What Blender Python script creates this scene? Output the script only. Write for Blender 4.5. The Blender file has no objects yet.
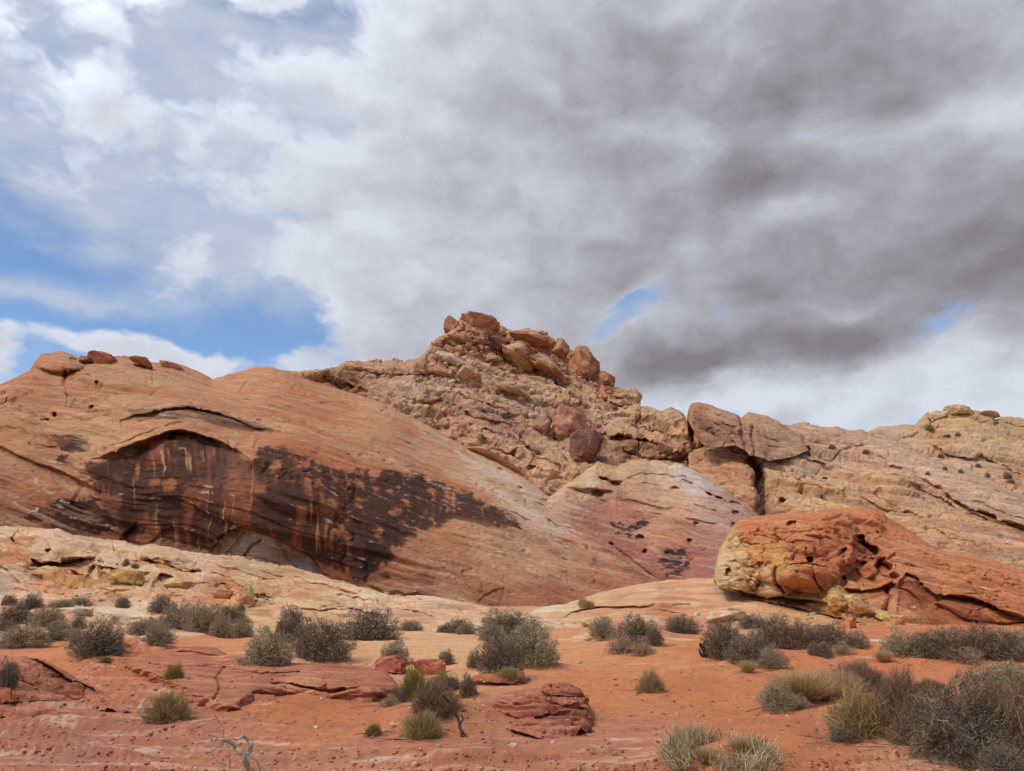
import bpy, math, random
import numpy as np
from mathutils import Vector
rnd = random.Random(7)
rng = np.random.default_rng(11)
SC = bpy.context.scene
COL = SC.collection
# ------------------------------------------------------------------ camera
W, H, LENS = 1024.0, 771.0, 28.0
F = LENS / 36.0 * W
PITCH = math.radians(13.4)
EYE = 1.6
CAM = np.array([0.0, 0.0, EYE])
cp, sp = math.cos(PITCH), math.sin(PITCH)
cd = bpy.data.cameras.new('camera'); cam = bpy.data.objects.new('camera', cd); COL.objects.link(cam)
cam.location = CAM; cam.rotation_euler = (math.pi / 2 + PITCH, 0, 0)
cd.lens = LENS; cd.sensor_width = 36.0; cd.clip_start = 0.1; cd.clip_end = 12000
SC.camera = cam
# ------------------------------------------------------------------ light / exposure
SUN_EL, SUN_AZ = 52.0, 235.0          # degrees; azimuth clockwise from +Y
SUN_STRENGTH, SUN_ANGLE = 1.5, 14.0
SKY_STRENGTH, EXPOSURE = 0.1, 0.22
SC.view_settings.view_transform = 'Standard'; SC.view_settings.look = 'None'
SC.view_settings.exposure = EXPOSURE; SC.view_settings.gamma = 1.0; SC.view_settings.use_curve_mapping = False
el, az = math.radians(SUN_EL), math.radians(SUN_AZ)
SUN = Vector((math.sin(az) * math.cos(el), math.cos(az) * math.cos(el), math.sin(el)))
sd = bpy.data.lights.new('sun', 'SUN'); sd.energy = SUN_STRENGTH; sd.angle = math.radians(SUN_ANGLE); sd.color = (1.0, 0.91, 0.78)
so = bpy.data.objects.new('sun', sd); COL.objects.link(so); so.location = (0, 0, 60)
so.rotation_euler = (-SUN).to_track_quat('-Z', 'Y').to_euler()

def ray(px, py):
    px, py = np.broadcast_arrays(np.asarray(px, float), np.asarray(py, float))
    a = (px - W / 2) / F; b = (H / 2 - py) / F
    return np.stack([a, cp - b * sp, sp + b * cp], -1)
def at(px, py, Y):
    d = ray(px, py); return CAM + d * (np.asarray(Y, float) / d[..., 1])[..., None]
def gYh(py, h=0.0):
    d = ray(512, py); return np.clip((h - EYE) / np.minimum(d[..., 2], -0.004) * d[..., 1], 0, 400)

# ------------------------------------------------------------------ sky (world): physical sky with procedural clouds
class N:
    """tiny wrapper: arithmetic on node sockets"""
    nt = None
    def __init__(s, sock): s.s = sock
    @staticmethod
    def m(op, *a, clamp=False):
        n = N.nt.nodes.new('ShaderNodeMath'); n.operation = op; n.use_clamp = clamp
        for i, v in enumerate(a):
            if isinstance(v, N): N.nt.links.new(v.s, n.inputs[i])
            else: n.inputs[i].default_value = v
        return N(n.outputs[0])
    @staticmethod
    def vm(op, *a, out=0, scale=None):
        n = N.nt.nodes.new('ShaderNodeVectorMath'); n.operation = op
        for i, v in enumerate(a):
            if isinstance(v, N): N.nt.links.new(v.s, n.inputs[i])
            else: n.inputs[i].default_value = v
        if scale is not None:
            if isinstance(scale, N): N.nt.links.new(scale.s, n.inputs['Scale'])
            else: n.inputs['Scale'].default_value = scale
        return N(n.outputs[out])
    def __add__(s, o): return N.m('ADD', s, o)
    def __radd__(s, o): return N.m('ADD', s, o)
    def __sub__(s, o): return N.m('SUBTRACT', s, o)
    def __rsub__(s, o): return N.m('SUBTRACT', o, s)
    def __mul__(s, o): return N.m('MULTIPLY', s, o)
    __rmul__ = __mul__
    def __truediv__(s, o): return N.m('DIVIDE', s, o)
    @staticmethod
    def comb(x, y, z):
        n = N.nt.nodes.new('ShaderNodeCombineXYZ')
        for i, v in enumerate((x, y, z)):
            if isinstance(v, N): N.nt.links.new(v.s, n.inputs[i])
            else: n.inputs[i].default_value = v
        return N(n.outputs[0])
    @staticmethod
    def noise(vec, scale, detail=6, rough=0.55, dist=0.0, color=False, lac=2.0):
        n = N.nt.nodes.new('ShaderNodeTexNoise'); n.noise_dimensions = '3D'
        N.nt.links.new(vec.s, n.inputs['Vector'])
        n.inputs['Scale'].default_value = scale; n.inputs['Detail'].default_value = detail
        n.inputs['Roughness'].default_value = rough; n.inputs['Distortion'].default_value = dist
        n.inputs['Lacunarity'].default_value = lac
        return N(n.outputs['Color' if color else 'Fac'])
    @staticmethod
    def step(v, a, b, smooth=True):
        n = N.nt.nodes.new('ShaderNodeMapRange'); n.interpolation_type = 'SMOOTHSTEP' if smooth else 'LINEAR'
        N.nt.links.new(v.s, n.inputs[0]); n.inputs[1].default_value = a; n.inputs[2].default_value = b
        n.inputs[3].default_value = 0; n.inputs[4].default_value = 1
        return N(n.outputs[0])
    @staticmethod
    def mix(fac, a, b):
        n = N.nt.nodes.new('ShaderNodeMix'); n.data_type = 'RGBA'
        for i, v in ((0, fac), (6, a), (7, b)):
            if isinstance(v, N): N.nt.links.new(v.s, n.inputs[i])
            else: n.inputs[i].default_value = v if i == 0 else (*v, 1)
        return N(n.outputs[2])

def lin(c):
    c = np.asarray(c, float) / 255.0
    return np.where(c <= 0.04045, c / 12.92, ((c + 0.055) / 1.055) ** 2.4)

def make_world():
    w = bpy.data.worlds.new('World'); SC.world = w; w.use_nodes = True
    w.cycles.sampling_method = 'MANUAL'; w.cycles.sample_map_resolution = 512
    nt = w.node_tree; nt.nodes.clear(); N.nt = nt
    tc = nt.nodes.new('ShaderNodeTexCoord'); d = N(tc.outputs['Generated'])
    d = N.vm('NORMALIZE', d)
    sx = nt.nodes.new('ShaderNodeSeparateXYZ'); nt.links.new(d.s, sx.inputs[0])
    x, y, z = (N(sx.outputs[i]) for i in range(3))
    sky = nt.nodes.new('ShaderNodeTexSky'); sky.sky_type = 'NISHITA'; sky.sun_disc = False
    sky.sun_elevation = el; sky.sun_rotation = az; sky.altitude = 600; sky.air_density = 1.0; sky.dust_density = 0.6; sky.ozone_density = 2.0
    blue = N(sky.outputs[0])
    azi = N.m('ARCTAN2', x, y); ele = N.m('ARCSINE', z)
    p = N.comb(azi * 1.9, ele * 2.9, z * 0.4)             # cloud field on the sky sphere, a little flattened
    ae = N.comb(azi, ele, 0.0)
    wn = N.noise(p, 2.4, 5, 0.55, color=True)
    ae = N.vm('ADD', ae, N.vm('MULTIPLY', N.vm('SUBTRACT', wn, (0.5, 0.5, 0.5)), (0.26, 0.17, 0.0)))
    def blobs(lst, base):
        acc = None
        for (px, py, rx, ry, wt) in lst:
            r = ray(px, py); r = r / np.linalg.norm(r)
            a0, e0 = math.atan2(r[0], r[1]), math.asin(r[2])
            q = N.vm('MULTIPLY', N.vm('SUBTRACT', ae, (a0, e0, 0)), (F / rx * 0.9, F / ry, 0))
            g = N.m('EXPONENT', N.vm('DOT_PRODUCT', q, q, out=1) * -1.0) * wt
            acc = g if acc is None else acc + g
        return acc + base
    cover = blobs(COVER, -0.40)
    dark = blobs(DARK, 0.0)
    veil = blobs(VEIL, -0.1)
    # cumulus / stratocumulus deck
    def puffs(vec, scale, detail):
        n = nt.nodes.new('ShaderNodeTexVoronoi'); n.feature = 'F1'; n.normalize = True
        nt.links.new(vec.s, n.inputs['Vector']); n.inputs['Scale'].default_value = scale; n.inputs['Detail'].default_value = detail
        n.inputs['Roughness'].default_value = 0.5
        return 1.0 - N(n.outputs['Distance'])
    wf = N.noise(p, 9.0, 4, 0.55, color=True)
    pw = N.vm('ADD', N.vm('ADD', p, N.vm('SCALE', N.vm('SUBTRACT', wn, (0.5, 0.5, 0.5)), scale=0.16)), N.vm('SCALE', N.vm('SUBTRACT', wf, (0.5, 0.5, 0.5)), scale=0.07))
    up = N.vm('ADD', pw, (-0.02, 0.075, 0.02))
    n1 = N.noise(pw, 2.8, 8, 0.52); n1b = N.noise(up, 2.8, 4, 0.5)
    b1 = puffs(pw, 4.2, 3.0); b1b = puffs(up, 4.2, 1.0)
    n2 = N.noise(N.vm('ADD', pw, (3.1, 7.7, 0.0)), 7.0, 8, 0.6)
    T = (n1 - 0.5) * 1.7 + (b1 - 0.60) * 2.0 + (n2 - 0.5) * 0.7 + cover
    alpha = N.step(T, -0.02, 0.40)
    relief = (n1 - n1b) * 1.6 + (b1 - b1b) * 1.1
    thick = N.step(T * 0.62 + dark - relief * 1.0 + (n2 - 0.5) * 0.5, -0.02, 1.46, False)
    def ramp(f, stops):
        r = nt.nodes.new('ShaderNodeValToRGB'); nt.links.new(f.s, r.inputs[0]); cr = r.color_ramp
        while len(cr.elements) < len(stops): cr.elements.new(0.5)
        for e, (ps, c) in zip(cr.elements, stops):
            e.position = ps; e.color = (*(lin(c)), 1)
        return N(r.outputs[0])
    cc = ramp(thick, CLOUD_RAMP)
    ccs = N.vm('SCALE', cc, scale=CLOUD_GAIN)
    # high thin veil
    ps = N.vm('MULTIPLY', p, (0.9, 1.5, 1.0))
    v1 = N.noise(N.vm('ADD', ps, N.vm('SCALE', wn, scale=0.5)), 1.7, 9, 0.6)
    v2 = N.noise(ps, 6.0, 8, 0.62)
    va = N.step((v1 - 0.5) * 1.5 + (v2 - 0.5) * 0.5 + veil, -0.25, 0.85) * 0.93
    vc = N.vm('SCALE', ramp(N.step((v2 - 0.5) + (v1 - 0.5), -0.25, 0.25), [(0, (180, 195, 222)), (1, (204, 212, 228))]), scale=CLOUD_GAIN)
    bl = N.vm('MULTIPLY', blue, SKY_TINT)
    c = N.mix(va, bl, vc)
    # brighter cloud round the hidden sun (behind the photographer)
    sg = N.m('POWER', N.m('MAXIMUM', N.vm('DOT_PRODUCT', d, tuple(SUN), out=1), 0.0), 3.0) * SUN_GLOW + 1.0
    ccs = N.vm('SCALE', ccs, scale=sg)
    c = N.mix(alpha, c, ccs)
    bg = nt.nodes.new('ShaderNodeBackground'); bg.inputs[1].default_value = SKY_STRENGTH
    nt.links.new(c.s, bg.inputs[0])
    out = nt.nodes.new('ShaderNodeOutputWorld'); nt.links.new(bg.outputs[0], out.inputs[0])
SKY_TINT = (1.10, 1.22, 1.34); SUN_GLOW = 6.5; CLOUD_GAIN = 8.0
CLOUD_RAMP = [(0.0, (222, 228, 240)), (0.22, (204, 209, 221)), (0.45, (185, 187, 197)), (0.7, (163, 161, 169)), (1.0, (136, 131, 137))]
COVER = [(720, 100, 330, 230, 0.78), (980, 240, 230, 190, 0.62), (500, 190, 130, 150, 0.62), (390, 80, 60, 90, 0.5),
         (130, 245, 80, 16, 0.30), (185, 278, 46, 18, 0.45), (180, 352, 58, 26, 0.95), (8, 345, 38, 30, 0.8), (350, 335, 60, 40, 0.15), (450, 330, 90, 70, 0.5),
         (830, 398, 120, 26, 0.7), (975, 392, 100, 34, 0.6), (690, 372, 100, 34, 0.6), (560, 270, 90, 60, 0.35), (512, -500, 1500, 480, 0.55),
         (842, 112, 30, 12, -0.45), (815, 203, 50, 16, -0.4), (625, 302, 50, 18, -0.75), (700, 130, 30, 18, -0.5), (645, 145, 30, 14, -0.45),
         (250, 310, 110, 16, -0.5), (40, 235, 60, 30, -0.4), (600, 330, 30, 12, -0.5), (820, 292, 40, 8, -0.45), (900, 375, 30, 12, -0.25), (1000, 118, 60, 14, -0.25), (300, 300, 30, 16, -0.3), (230, 30, 90, 50, -0.3), (60, 232, 90, 26, -0.45), (270, 330, 80, 26, -0.42), (90, 312, 90, 20, -0.45), (90, 365, 40, 20, -0.4)]
DARK = [(800, 165, 100, 60, 0.30), (985, 240, 130, 80, 0.55), (850, 325, 240, 45, 0.62), (690, 362, 120, 24, 0.45), (560, 275, 90, 40, 0.2),
        (760, 40, 260, 70, 0.30), (510, 130, 90, 26, 0.16), (690, 210, 90, 36, 0.25), (700, 300, 80, 30, 0.2), (900, 50, 140, 50, 0.12),
        (830, 402, 140, 26, -0.65), (980, 395, 110, 30, -0.5), (170, 270, 180, 60, -0.2), (430, 120, 130, 180, -0.32), (480, 280, 120, 60, -0.15), (920, 122, 80, 20, -0.3), (820, 207, 60, 14, -0.3), (180, 350, 60, 30, -0.2)]
VEIL = [(150, 130, 300, 120, 1.0), (300, 230, 150, 90, 0.5), (60, 295, 90, 10, 0.45), (380, 330, 80, 40, 0.25), (90, 20, 160, 70, 0.8),
        (275, 22, 60, 40, 0.1), (40, 250, 80, 24, -0.6), (230, 325, 130, 30, -0.7), (70, 325, 80, 20, -0.35), (600, 250, 300, 200, 0.3), (20, 205, 40, 20, -0.3)]
make_world()

# ------------------------------------------------------------------ noise
_G = np.array([[1,1,0],[-1,1,0],[1,-1,0],[-1,-1,0],[1,0,1],[-1,0,1],[1,0,-1],[-1,0,-1],[0,1,1],[0,-1,1],[0,1,-1],[0,-1,-1],[1,1,0],[-1,1,0],[0,-1,1],[0,-1,-1]], np.float32)
_P = np.random.default_rng(3).permutation(4096).astype(np.int32)
def perlin(p, seed=0):
    p = np.asarray(p, np.float32); sh = p.shape[:-1]; p = p.reshape(-1, 3)
    i = np.floor(p).astype(np.int32); f = p - i; u = f * f * f * (f * (f * 6 - 15) + 10)
    out = None; vals = []
    for dx in (0, 1):
        hx = _P[(i[:, 0] + dx + seed * 131) & 4095]
        for dy in (0, 1):
            hy = _P[(hx + i[:, 1] + dy) & 4095]
            for dz in (0, 1):
                g = _G[_P[(hy + i[:, 2] + dz) & 4095] & 15]
                vals.append(g[:, 0] * (f[:, 0] - dx) + g[:, 1] * (f[:, 1] - dy) + g[:, 2] * (f[:, 2] - dz))
    l = lambda a, b, t: a + (b - a) * t
    x00 = l(vals[0], vals[1], u[:, 2]); x01 = l(vals[2], vals[3], u[:, 2]); x10 = l(vals[4], vals[5], u[:, 2]); x11 = l(vals[6], vals[7], u[:, 2])
    return l(l(x00, x01, u[:, 1]), l(x10, x11, u[:, 1]), u[:, 0]).reshape(sh)
def fbm(p, o=4, seed=0, gain=0.5):
    s = 0; a = 1.0
    for k in range(o):
        s = s + a * perlin(p * (2.03 ** k) + 17.3 * k, seed + k); a *= gain
    return s
def ridged(p, o=3, seed=0):
    s = 0; a = 1.0
    for k in range(o):
        s = s + a * (1 - 2 * np.abs(perlin(p * (2.03 ** k) + 9.1 * k, seed + k))); a *= 0.5
    return s
def worley(p, seed=0):
    """cell noise: distance to the nearest joint, and a random value per block"""
    sh = p.shape[:-1]; p = np.asarray(p, np.float32).reshape(-1, 3); i0 = np.floor(p).astype(np.int32)
    f1 = np.full(len(p), 9.0, np.float32); f2 = f1.copy(); idv = np.zeros(len(p), np.float32)
    for dx in (-1, 0, 1):
        for dy in (-1, 0, 1):
            for dz in (-1, 0, 1):
                c = i0 + np.array([dx, dy, dz], np.int32)
                h = _P[(_P[(_P[(c[:, 0] + seed * 57) & 4095] + c[:, 1]) & 4095] + c[:, 2]) & 4095]
                q = c + np.stack([_P[(h + 11) & 4095], _P[(h + 1777) & 4095], _P[(h + 2999) & 4095]], -1).astype(np.float32) / 4096.0
                d = ((p - q) ** 2).sum(-1); n = d < f1
                f2 = np.where(n, f1, np.minimum(f2, d)); idv = np.where(n, h / 4096.0, idv); f1 = np.where(n, d, f1)
    return (np.sqrt(f2) - np.sqrt(f1)).reshape(sh), idv.reshape(sh)
def sst(x, a, b):
    t = np.clip((x - a) / (b - a), 0, 1); return t * t * (3 - 2 * t)

# ------------------------------------------------------------------ helpers for objects
def tag(o, label, cat, group=None, kind=None):
    o['label'] = label; o['category'] = cat
    if group: o['group'] = group
    if kind: o['kind'] = kind
    return o
def link(name, data, parent=None):
    o = bpy.data.objects.new(name, data); COL.objects.link(o)
    if parent is not None: o.parent = parent
    return o
def mesh_from(name, V, Fq, mat, colors=None, smooth=True):
    """V (n,3); Fq (m,k) face indices"""
    V = np.asarray(V, np.float32); Fq = np.asarray(Fq, np.int32); k = Fq.shape[1]
    me = bpy.data.meshes.new(name)
    me.vertices.add(len(V)); me.vertices.foreach_set('co', V.ravel())
    me.loops.add(Fq.size); me.loops.foreach_set('vertex_index', Fq.ravel())
    me.polygons.add(len(Fq)); me.polygons.foreach_set('loop_start', np.arange(0, Fq.size, k, dtype=np.int32))
    me.polygons.foreach_set('loop_total', np.full(len(Fq), k, np.int32))
    me.polygons.foreach_set('use_smooth', np.full(len(Fq), smooth, bool))
    me.update(calc_edges=True)
    if colors is not None:
        at_ = me.attributes.new('Col', 'FLOAT_COLOR', 'POINT')
        c = np.ones((len(V), 4), np.float32); c[:, :3] = colors; at_.data.foreach_set('color', c.ravel())
    me.materials.append(mat)
    return me

def rock_material(name, scale, dip=0.0, bump=0.3, dist=0.05, rough=0.92, var=0.28, speck=0.12, grain=0.12, lines=0.22, patina=0.28):
    """sandstone: vertex colour of the bed x fine bedding streaks x grain, with bump"""
    m = bpy.data.materials.new(name); m.use_nodes = True; nt = m.node_tree; N.nt = nt
    b = nt.nodes['Principled BSDF']; b.inputs['Roughness'].default_value = rough
    b.inputs['Specular IOR Level'].default_value = 0.15
    at_ = nt.nodes.new('ShaderNodeAttribute'); at_.attribute_name = 'Col'
    tc = nt.nodes.new('ShaderNodeTexCoord'); v = N(tc.outputs['Object'])
    mp = nt.nodes.new('ShaderNodeMapping'); mp.inputs['Rotation'].default_value = (0, dip, 0); mp.inputs['Scale'].default_value = (0.16, 0.25, 1.0)
    nt.links.new(v.s, mp.inputs[0]); vb = N(mp.outputs[0])
    n1 = N.noise(vb, scale, 7, 0.62); n2 = N.noise(v, scale * 1.7, 6, 0.65); n3 = N.noise(v, scale * 0.22, 4, 0.55); n4 = N.noise(v, scale * 6.0, 3, 0.7)
    f = (n1 - 0.5) * (var * 2) + (n2 - 0.5) * (speck * 2) + (n3 - 0.5) * (var * 1.2) + (n4 - 0.5) * (grain * 2) + 1.0
    nl = N.noise(vb, scale * 2.3, 5, 0.6)
    lam = 1.0 - N.step(N.m('ABSOLUTE', nl - 0.5), 0.0, 0.028)            # thin dark laminae along the beds
    pat = N.step(N.noise(v, scale * 1.1, 7, 0.7), 0.57, 0.70)            # scattered brown patina
    f = f * (1.0 - lam * lines) * (1.0 - pat * patina)
    c = N.vm('SCALE', N(at_.outputs['Color']), scale=f)
    nt.links.new(c.s, b.inputs['Base Color'])
    bp = nt.nodes.new('ShaderNodeBump'); bp.inputs['Strength'].default_value = bump; bp.inputs['Distance'].default_value = dist
    h = n1 * 0.6 + n2 * 0.5 + n4 * 0.18 - lam * 0.12
    nt.links.new(h.s, bp.inputs['Height']); nt.links.new(bp.outputs[0], b.inputs['Normal'])
    return m

def interp(pts, x):
    pts = sorted(pts); return np.interp(x, [p[0] for p in pts], [p[1] for p in pts])
def tps(pts):
    """thin plate spline through (px, py, value) -> function"""
    P = np.array([(p[0] / 100, p[1] / 100) for p in pts]); v = np.array([p[2] for p in pts], float)
    def U(d2): return 0.5 * d2 * np.log(d2 + 1e-9)
    n = len(P); K = U(((P[:, None] - P[None]) ** 2).sum(-1)) + np.eye(n) * 0.02
    A = np.zeros((n + 3, n + 3)); A[:n, :n] = K; A[:n, n] = 1; A[:n, n + 1:] = P; A[n, :n] = 1; A[n + 1:, :n] = P.T
    s = np.linalg.solve(A, np.concatenate([v, [0, 0, 0]]))
    def f(px, py):
        sh = np.shape(px); q = np.stack([np.ravel(px) / 100, np.ravel(py) / 100], -1); o = np.zeros(len(q))
        for k in range(n): o += s[k] * U(((q - P[k]) ** 2).sum(-1))
        return (o + s[n] + q @ s[n + 1:]).reshape(sh)
    return f
def idw(pts, PX, PY, power=3.2, xs=1.0, ys=1.0):
    """blend of the surface colours as seen at the listed spots, shading included"""
    num = np.zeros(PX.shape + (3,), np.float32); den = np.zeros(PX.shape, np.float32)
    for (px, py, c) in pts:
        d2 = ((PX - px) * xs) ** 2 + ((PY - py) * ys) ** 2 + 30.0
        w = (d2 ** (-power / 2)).astype(np.float32)
        num += w[..., None] * lin(c).astype(np.float32); den += w
    return num / den[..., None]

# feature helpers acting on the depth field (metres, + = away from the viewer)
def f_lip(PX, PY, line, h, depth, wob=1.6, sharp=0.9, tap=0.22):
    """an overhanging lip along a polyline with a recess below it"""
    xs = [p[0] for p in line]; x0, x1 = min(xs), max(xs); out = np.zeros(PX.shape)
    cols = (PX[0] >= x0) & (PX[0] <= x1)
    if not cols.any(): return out
    PX, PY = PX[:, cols], PY[:, cols]
    n = perlin(np.stack([PX / 21.0, PY / 40.0, np.full_like(PX, x0 * 0.37)], -1)) * wob + perlin(np.stack([PX / 7.0, PY / 9.0, np.full_like(PX, x0 * 0.7)], -1)) * wob * 0.4
    dy = PY - interp(line, PX) + n
    e = np.clip(np.minimum(PX - x0, x1 - PX) / (tap * (x1 - x0) + 1), 0, 1)
    out[:, cols] = depth * (np.sqrt(e) if tap < 0.3 else sst(e, 0, 1)) * sst(dy, -sharp, sharp) * np.exp(-np.maximum(dy, 0) / h)
    return out
def f_lips(PX, PY, poly, n, slope, length, h, depth, seed):
    """many small broken ledges following the dip of the beds"""
    r = random.Random(seed); xs = [p[0] for p in poly]; ys = [p[1] for p in poly]; d = np.zeros(PX.shape); k = 0
    while k < n:
        x, y = r.uniform(min(xs), max(xs)), r.uniform(min(ys), max(ys))
        if inpoly(np.array([[x]]), np.array([[y]]), poly, 0.5)[0, 0] < 0.5: continue
        k += 1; L = r.uniform(*length); sl = slope + r.uniform(-.1, .1); f = r.uniform(.6, 1.3)
        d += f_lip(PX, PY, [(x + L * (t - .5), y + sl * L * (t - .5) + r.uniform(-1.2, 1.2)) for t in (0, .3, .6, 1)], h * f, depth * r.uniform(.4, 1.2), wob=2.0)
    return d
def f_crack(PX, PY, line, w, depth, wob=1.5):
    """narrow crack along a free polyline (any direction)"""
    qx = PX + wob * perlin(np.stack([PX / 9, PY / 9, np.full_like(PX, line[0][0])], -1)); qy = PY + wob * perlin(np.stack([PX / 9, PY / 9, np.full_like(PX, line[0][1] + 50)], -1))
    best = np.full(PX.shape, 1e9)
    for (a, b) in zip(line[:-1], line[1:]):
        ax, ay = a; bx, by = b; L2 = (bx - ax) ** 2 + (by - ay) ** 2
        t = np.clip(((qx - ax) * (bx - ax) + (qy - ay) * (by - ay)) / L2, 0, 1)
        best = np.minimum(best, (qx - ax - t * (bx - ax)) ** 2 + (qy - ay - t * (by - ay)) ** 2)
    return depth * np.exp(-best / (w * w))
def f_pit(PX, PY, cx, cy, rx, ry, depth, rot=0.0, edge=0.35):
    c, s = math.cos(rot), math.sin(rot); dx, dy = PX - cx, PY - cy
    r = np.sqrt(((dx * c + dy * s) / rx) ** 2 + ((-dx * s + dy * c) / ry) ** 2) + 0.25 * perlin(np.stack([PX / (rx * .9 + 1), PY / (ry * .9 + 1), np.full_like(PX, cx)], -1))
    return depth * (1 - sst(r, 1 - edge, 1.0))
def f_bulge(PX, PY, cx, cy, rx, ry, h, rot=0.0):
    c, s = math.cos(rot), math.sin(rot); dx, dy = PX - cx, PY - cy
    r2 = ((dx * c + dy * s) / rx) ** 2 + ((-dx * s + dy * c) / ry) ** 2
    return -h * np.sqrt(np.maximum(0, 1 - r2))
def inpoly(PX, PY, poly, soft=1.0):
    """soft inside mask of a polygon given in the same coordinates"""
    ins = np.zeros(PX.shape, bool); best = np.full(PX.shape, 1e9); n = len(poly)
    for i in range(n):
        ax, ay = poly[i]; bx, by = poly[(i + 1) % n]
        cond = (ay > PY) != (by > PY)
        xx = ax + (PY - ay) / ((by - ay) if by != ay else 1e-9) * (bx - ax)
        ins ^= cond & (PX < xx)
        L2 = (bx - ax) ** 2 + (by - ay) ** 2 + 1e-9
        t = np.clip(((PX - ax) * (bx - ax) + (PY - ay) * (by - ay)) / L2, 0, 1)
        best = np.minimum(best, (PX - ax - t * (bx - ax)) ** 2 + (PY - ay - t * (by - ay)) ** 2)
    d = np.where(ins, 1, -1) * np.sqrt(best)
    return sst(d, -soft, soft)

def soften(D, k):
    """round off steps smaller than the mesh can carry"""
    for _ in range(k):
        E = np.pad(D, ((1, 1), (0, 0)), mode='edge'); D = 0.25 * E[:-2] + 0.5 * E[1:-1] + 0.25 * E[2:]
    E = np.pad(D, ((0, 0), (1, 1)), mode='edge'); return 0.15 * E[:, :-2] + 0.7 * E[:, 1:-1] + 0.15 * E[:, 2:]
ILL = np.array([0.90, 0.90, 1.0])      # colours below are as seen, shading included; one overall factor scales them
def formation(name, x0, x1, step, top, bot, depth, colors, mat, seed=1, dip=0.0, dipy=0.15, roundtop=(0.12, 6.0), sides=None,
              feats=None, big=(0.0, 8.0), bed=(0.0, 1.0, 6.0), ledges=(), fine=(0.0, 0.4), cracks=(0, 3.0), crag=1.0,
              back=(25.0, 20.0), blocks=None, outward=0.3, blockmask=None, crackmask=None, tint=(1, 1, 1), paint=None, cwarp=14.0, cstripe=0.16, parent=None):
    """One solid rock mass: a front that follows its outline at its own distance, a rounded crest, and a back that falls away to the ground."""
    px = np.arange(x0, x1 + step, step, dtype=float)
    tp = interp(top, px); bt = interp(bot, px); bt = np.maximum(bt, tp + 0.5)
    tp = tp + crag * (perlin(np.stack([px / 13.0, px * 0 + seed, px * 0], -1)) * 1.6 + perlin(np.stack([px / 4.5, px * 0 + seed, px * 0 + 5], -1)) * 0.8) * np.clip((bt - tp) / 20, 0, 1)
    nr = int(max(12, math.ceil((bt - tp).max() / (step * 0.62))))
    t = np.linspace(0, 1, nr)
    PX = np.repeat(px[None], nr, 0); PY = bt[None] + (tp - bt)[None] * t[:, None]
    Y = depth(PX, PY) if callable(depth) else tps(depth)(PX, PY)
    hpx = (bt - tp)[None]
    dtop = (1 - t)[:, None] * hpx                                  # px below the crest
    rt = roundtop[0] * 100
    u = np.clip(1 - dtop / rt, 0, 1); Y = Y + roundtop[1] * (1 - np.sqrt(np.maximum(0, 1 - u * u * 0.98)))
    if sides:
        for (xe, wpx, dm) in sides:
            u = np.clip(1 - np.abs(PX - xe) / wpx, 0, 1); Y = Y + dm * (1 - np.sqrt(np.maximum(0, 1 - u * u * 0.98)))
    Y0 = Y
    if feats is not None: Y = Y + soften(feats(PX, PY), 1)
    P = at(PX, PY, Y); S0 = at(PX, PY, Y0)
    # back
    L, drop = back; nb = 14
    s = (np.arange(1, nb + 1) / nb)[:, None, None] ** 1.5
    base = P[-1][None]
    zt = P[-1][..., 2]
    dz = np.minimum(drop, np.maximum(zt + 1.0, 0.5))[None, :, None]
    hx = (base[..., :1] - CAM[0]) / (base[..., 1:2] - CAM[1])
    B = base + np.concatenate([hx * s * L, s * L + base[..., :1] * 0, -(s ** 1.6) * dz], -1)
    S0 = np.concatenate([S0, B], 0); P = np.concatenate([P, B], 0)
    PXb = np.concatenate([PX, np.repeat(PX[-1:], nb, 0)], 0); PYb = np.concatenate([PY, np.repeat(PY[-1:], nb, 0)], 0)
    front = np.concatenate([np.ones_like(PX), np.zeros((nb, PX.shape[1]))], 0)
    gi = np.gradient(S0, axis=0); gj = np.gradient(S0, axis=1)
    Nn = np.cross(gi, gj); Nn /= (np.linalg.norm(Nn, axis=-1, keepdims=True) + 1e-9)
    if (Nn[:nr] * (CAM - P[:nr])).sum() < 0: Nn = -Nn
    # displacement in world space
    c, s_ = math.cos(dip), math.sin(dip)
    warp = 0
    if bed[0] or ledges: warp = fbm(P / (bed[2] * 1.7), 3, seed + 40) * bed[1] * 1.3
    across = P[..., 0] * s_ + P[..., 2] * c + P[..., 1] * dipy + warp
    along = P[..., 0] * c - P[..., 2] * s_
    D = np.zeros(P.shape[:2], np.float32)
    vd = CAM - P; vd /= np.linalg.norm(vd, axis=-1, keepdims=True)
    graze = sst(np.abs((Nn * vd).sum(-1)), 0.04, 0.34)
    Pf = P * np.array([1.0, 0.3, 1.0])
    if big[0]: D += big[0] * fbm(P / big[1], 3, seed)
    bedn = fbm(np.stack([along / bed[2], across / bed[1], P[..., 1] / (bed[2] * 2)], -1), 4, seed + 7, 0.58)
    D += bed[0] * bedn
    for k, (per, amp, thr) in enumerate(ledges):
        q = across / per + 0.6 * perlin(np.stack([along / (per * 6), across / (per * 3), P[..., 1] / (per * 6)], -1), seed + 11 + k)
        fr = q - np.floor(q)
        prof = (1 - fr) * sst(fr, 0.0, 0.1)
        lay = perlin(np.stack([np.floor(q) * 7.31, along / (per * 9), P[..., 1] / (per * 9)], -1), seed + 21 + k)
        D += amp * prof * sst(lay, thr, thr + 0.35)
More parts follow.
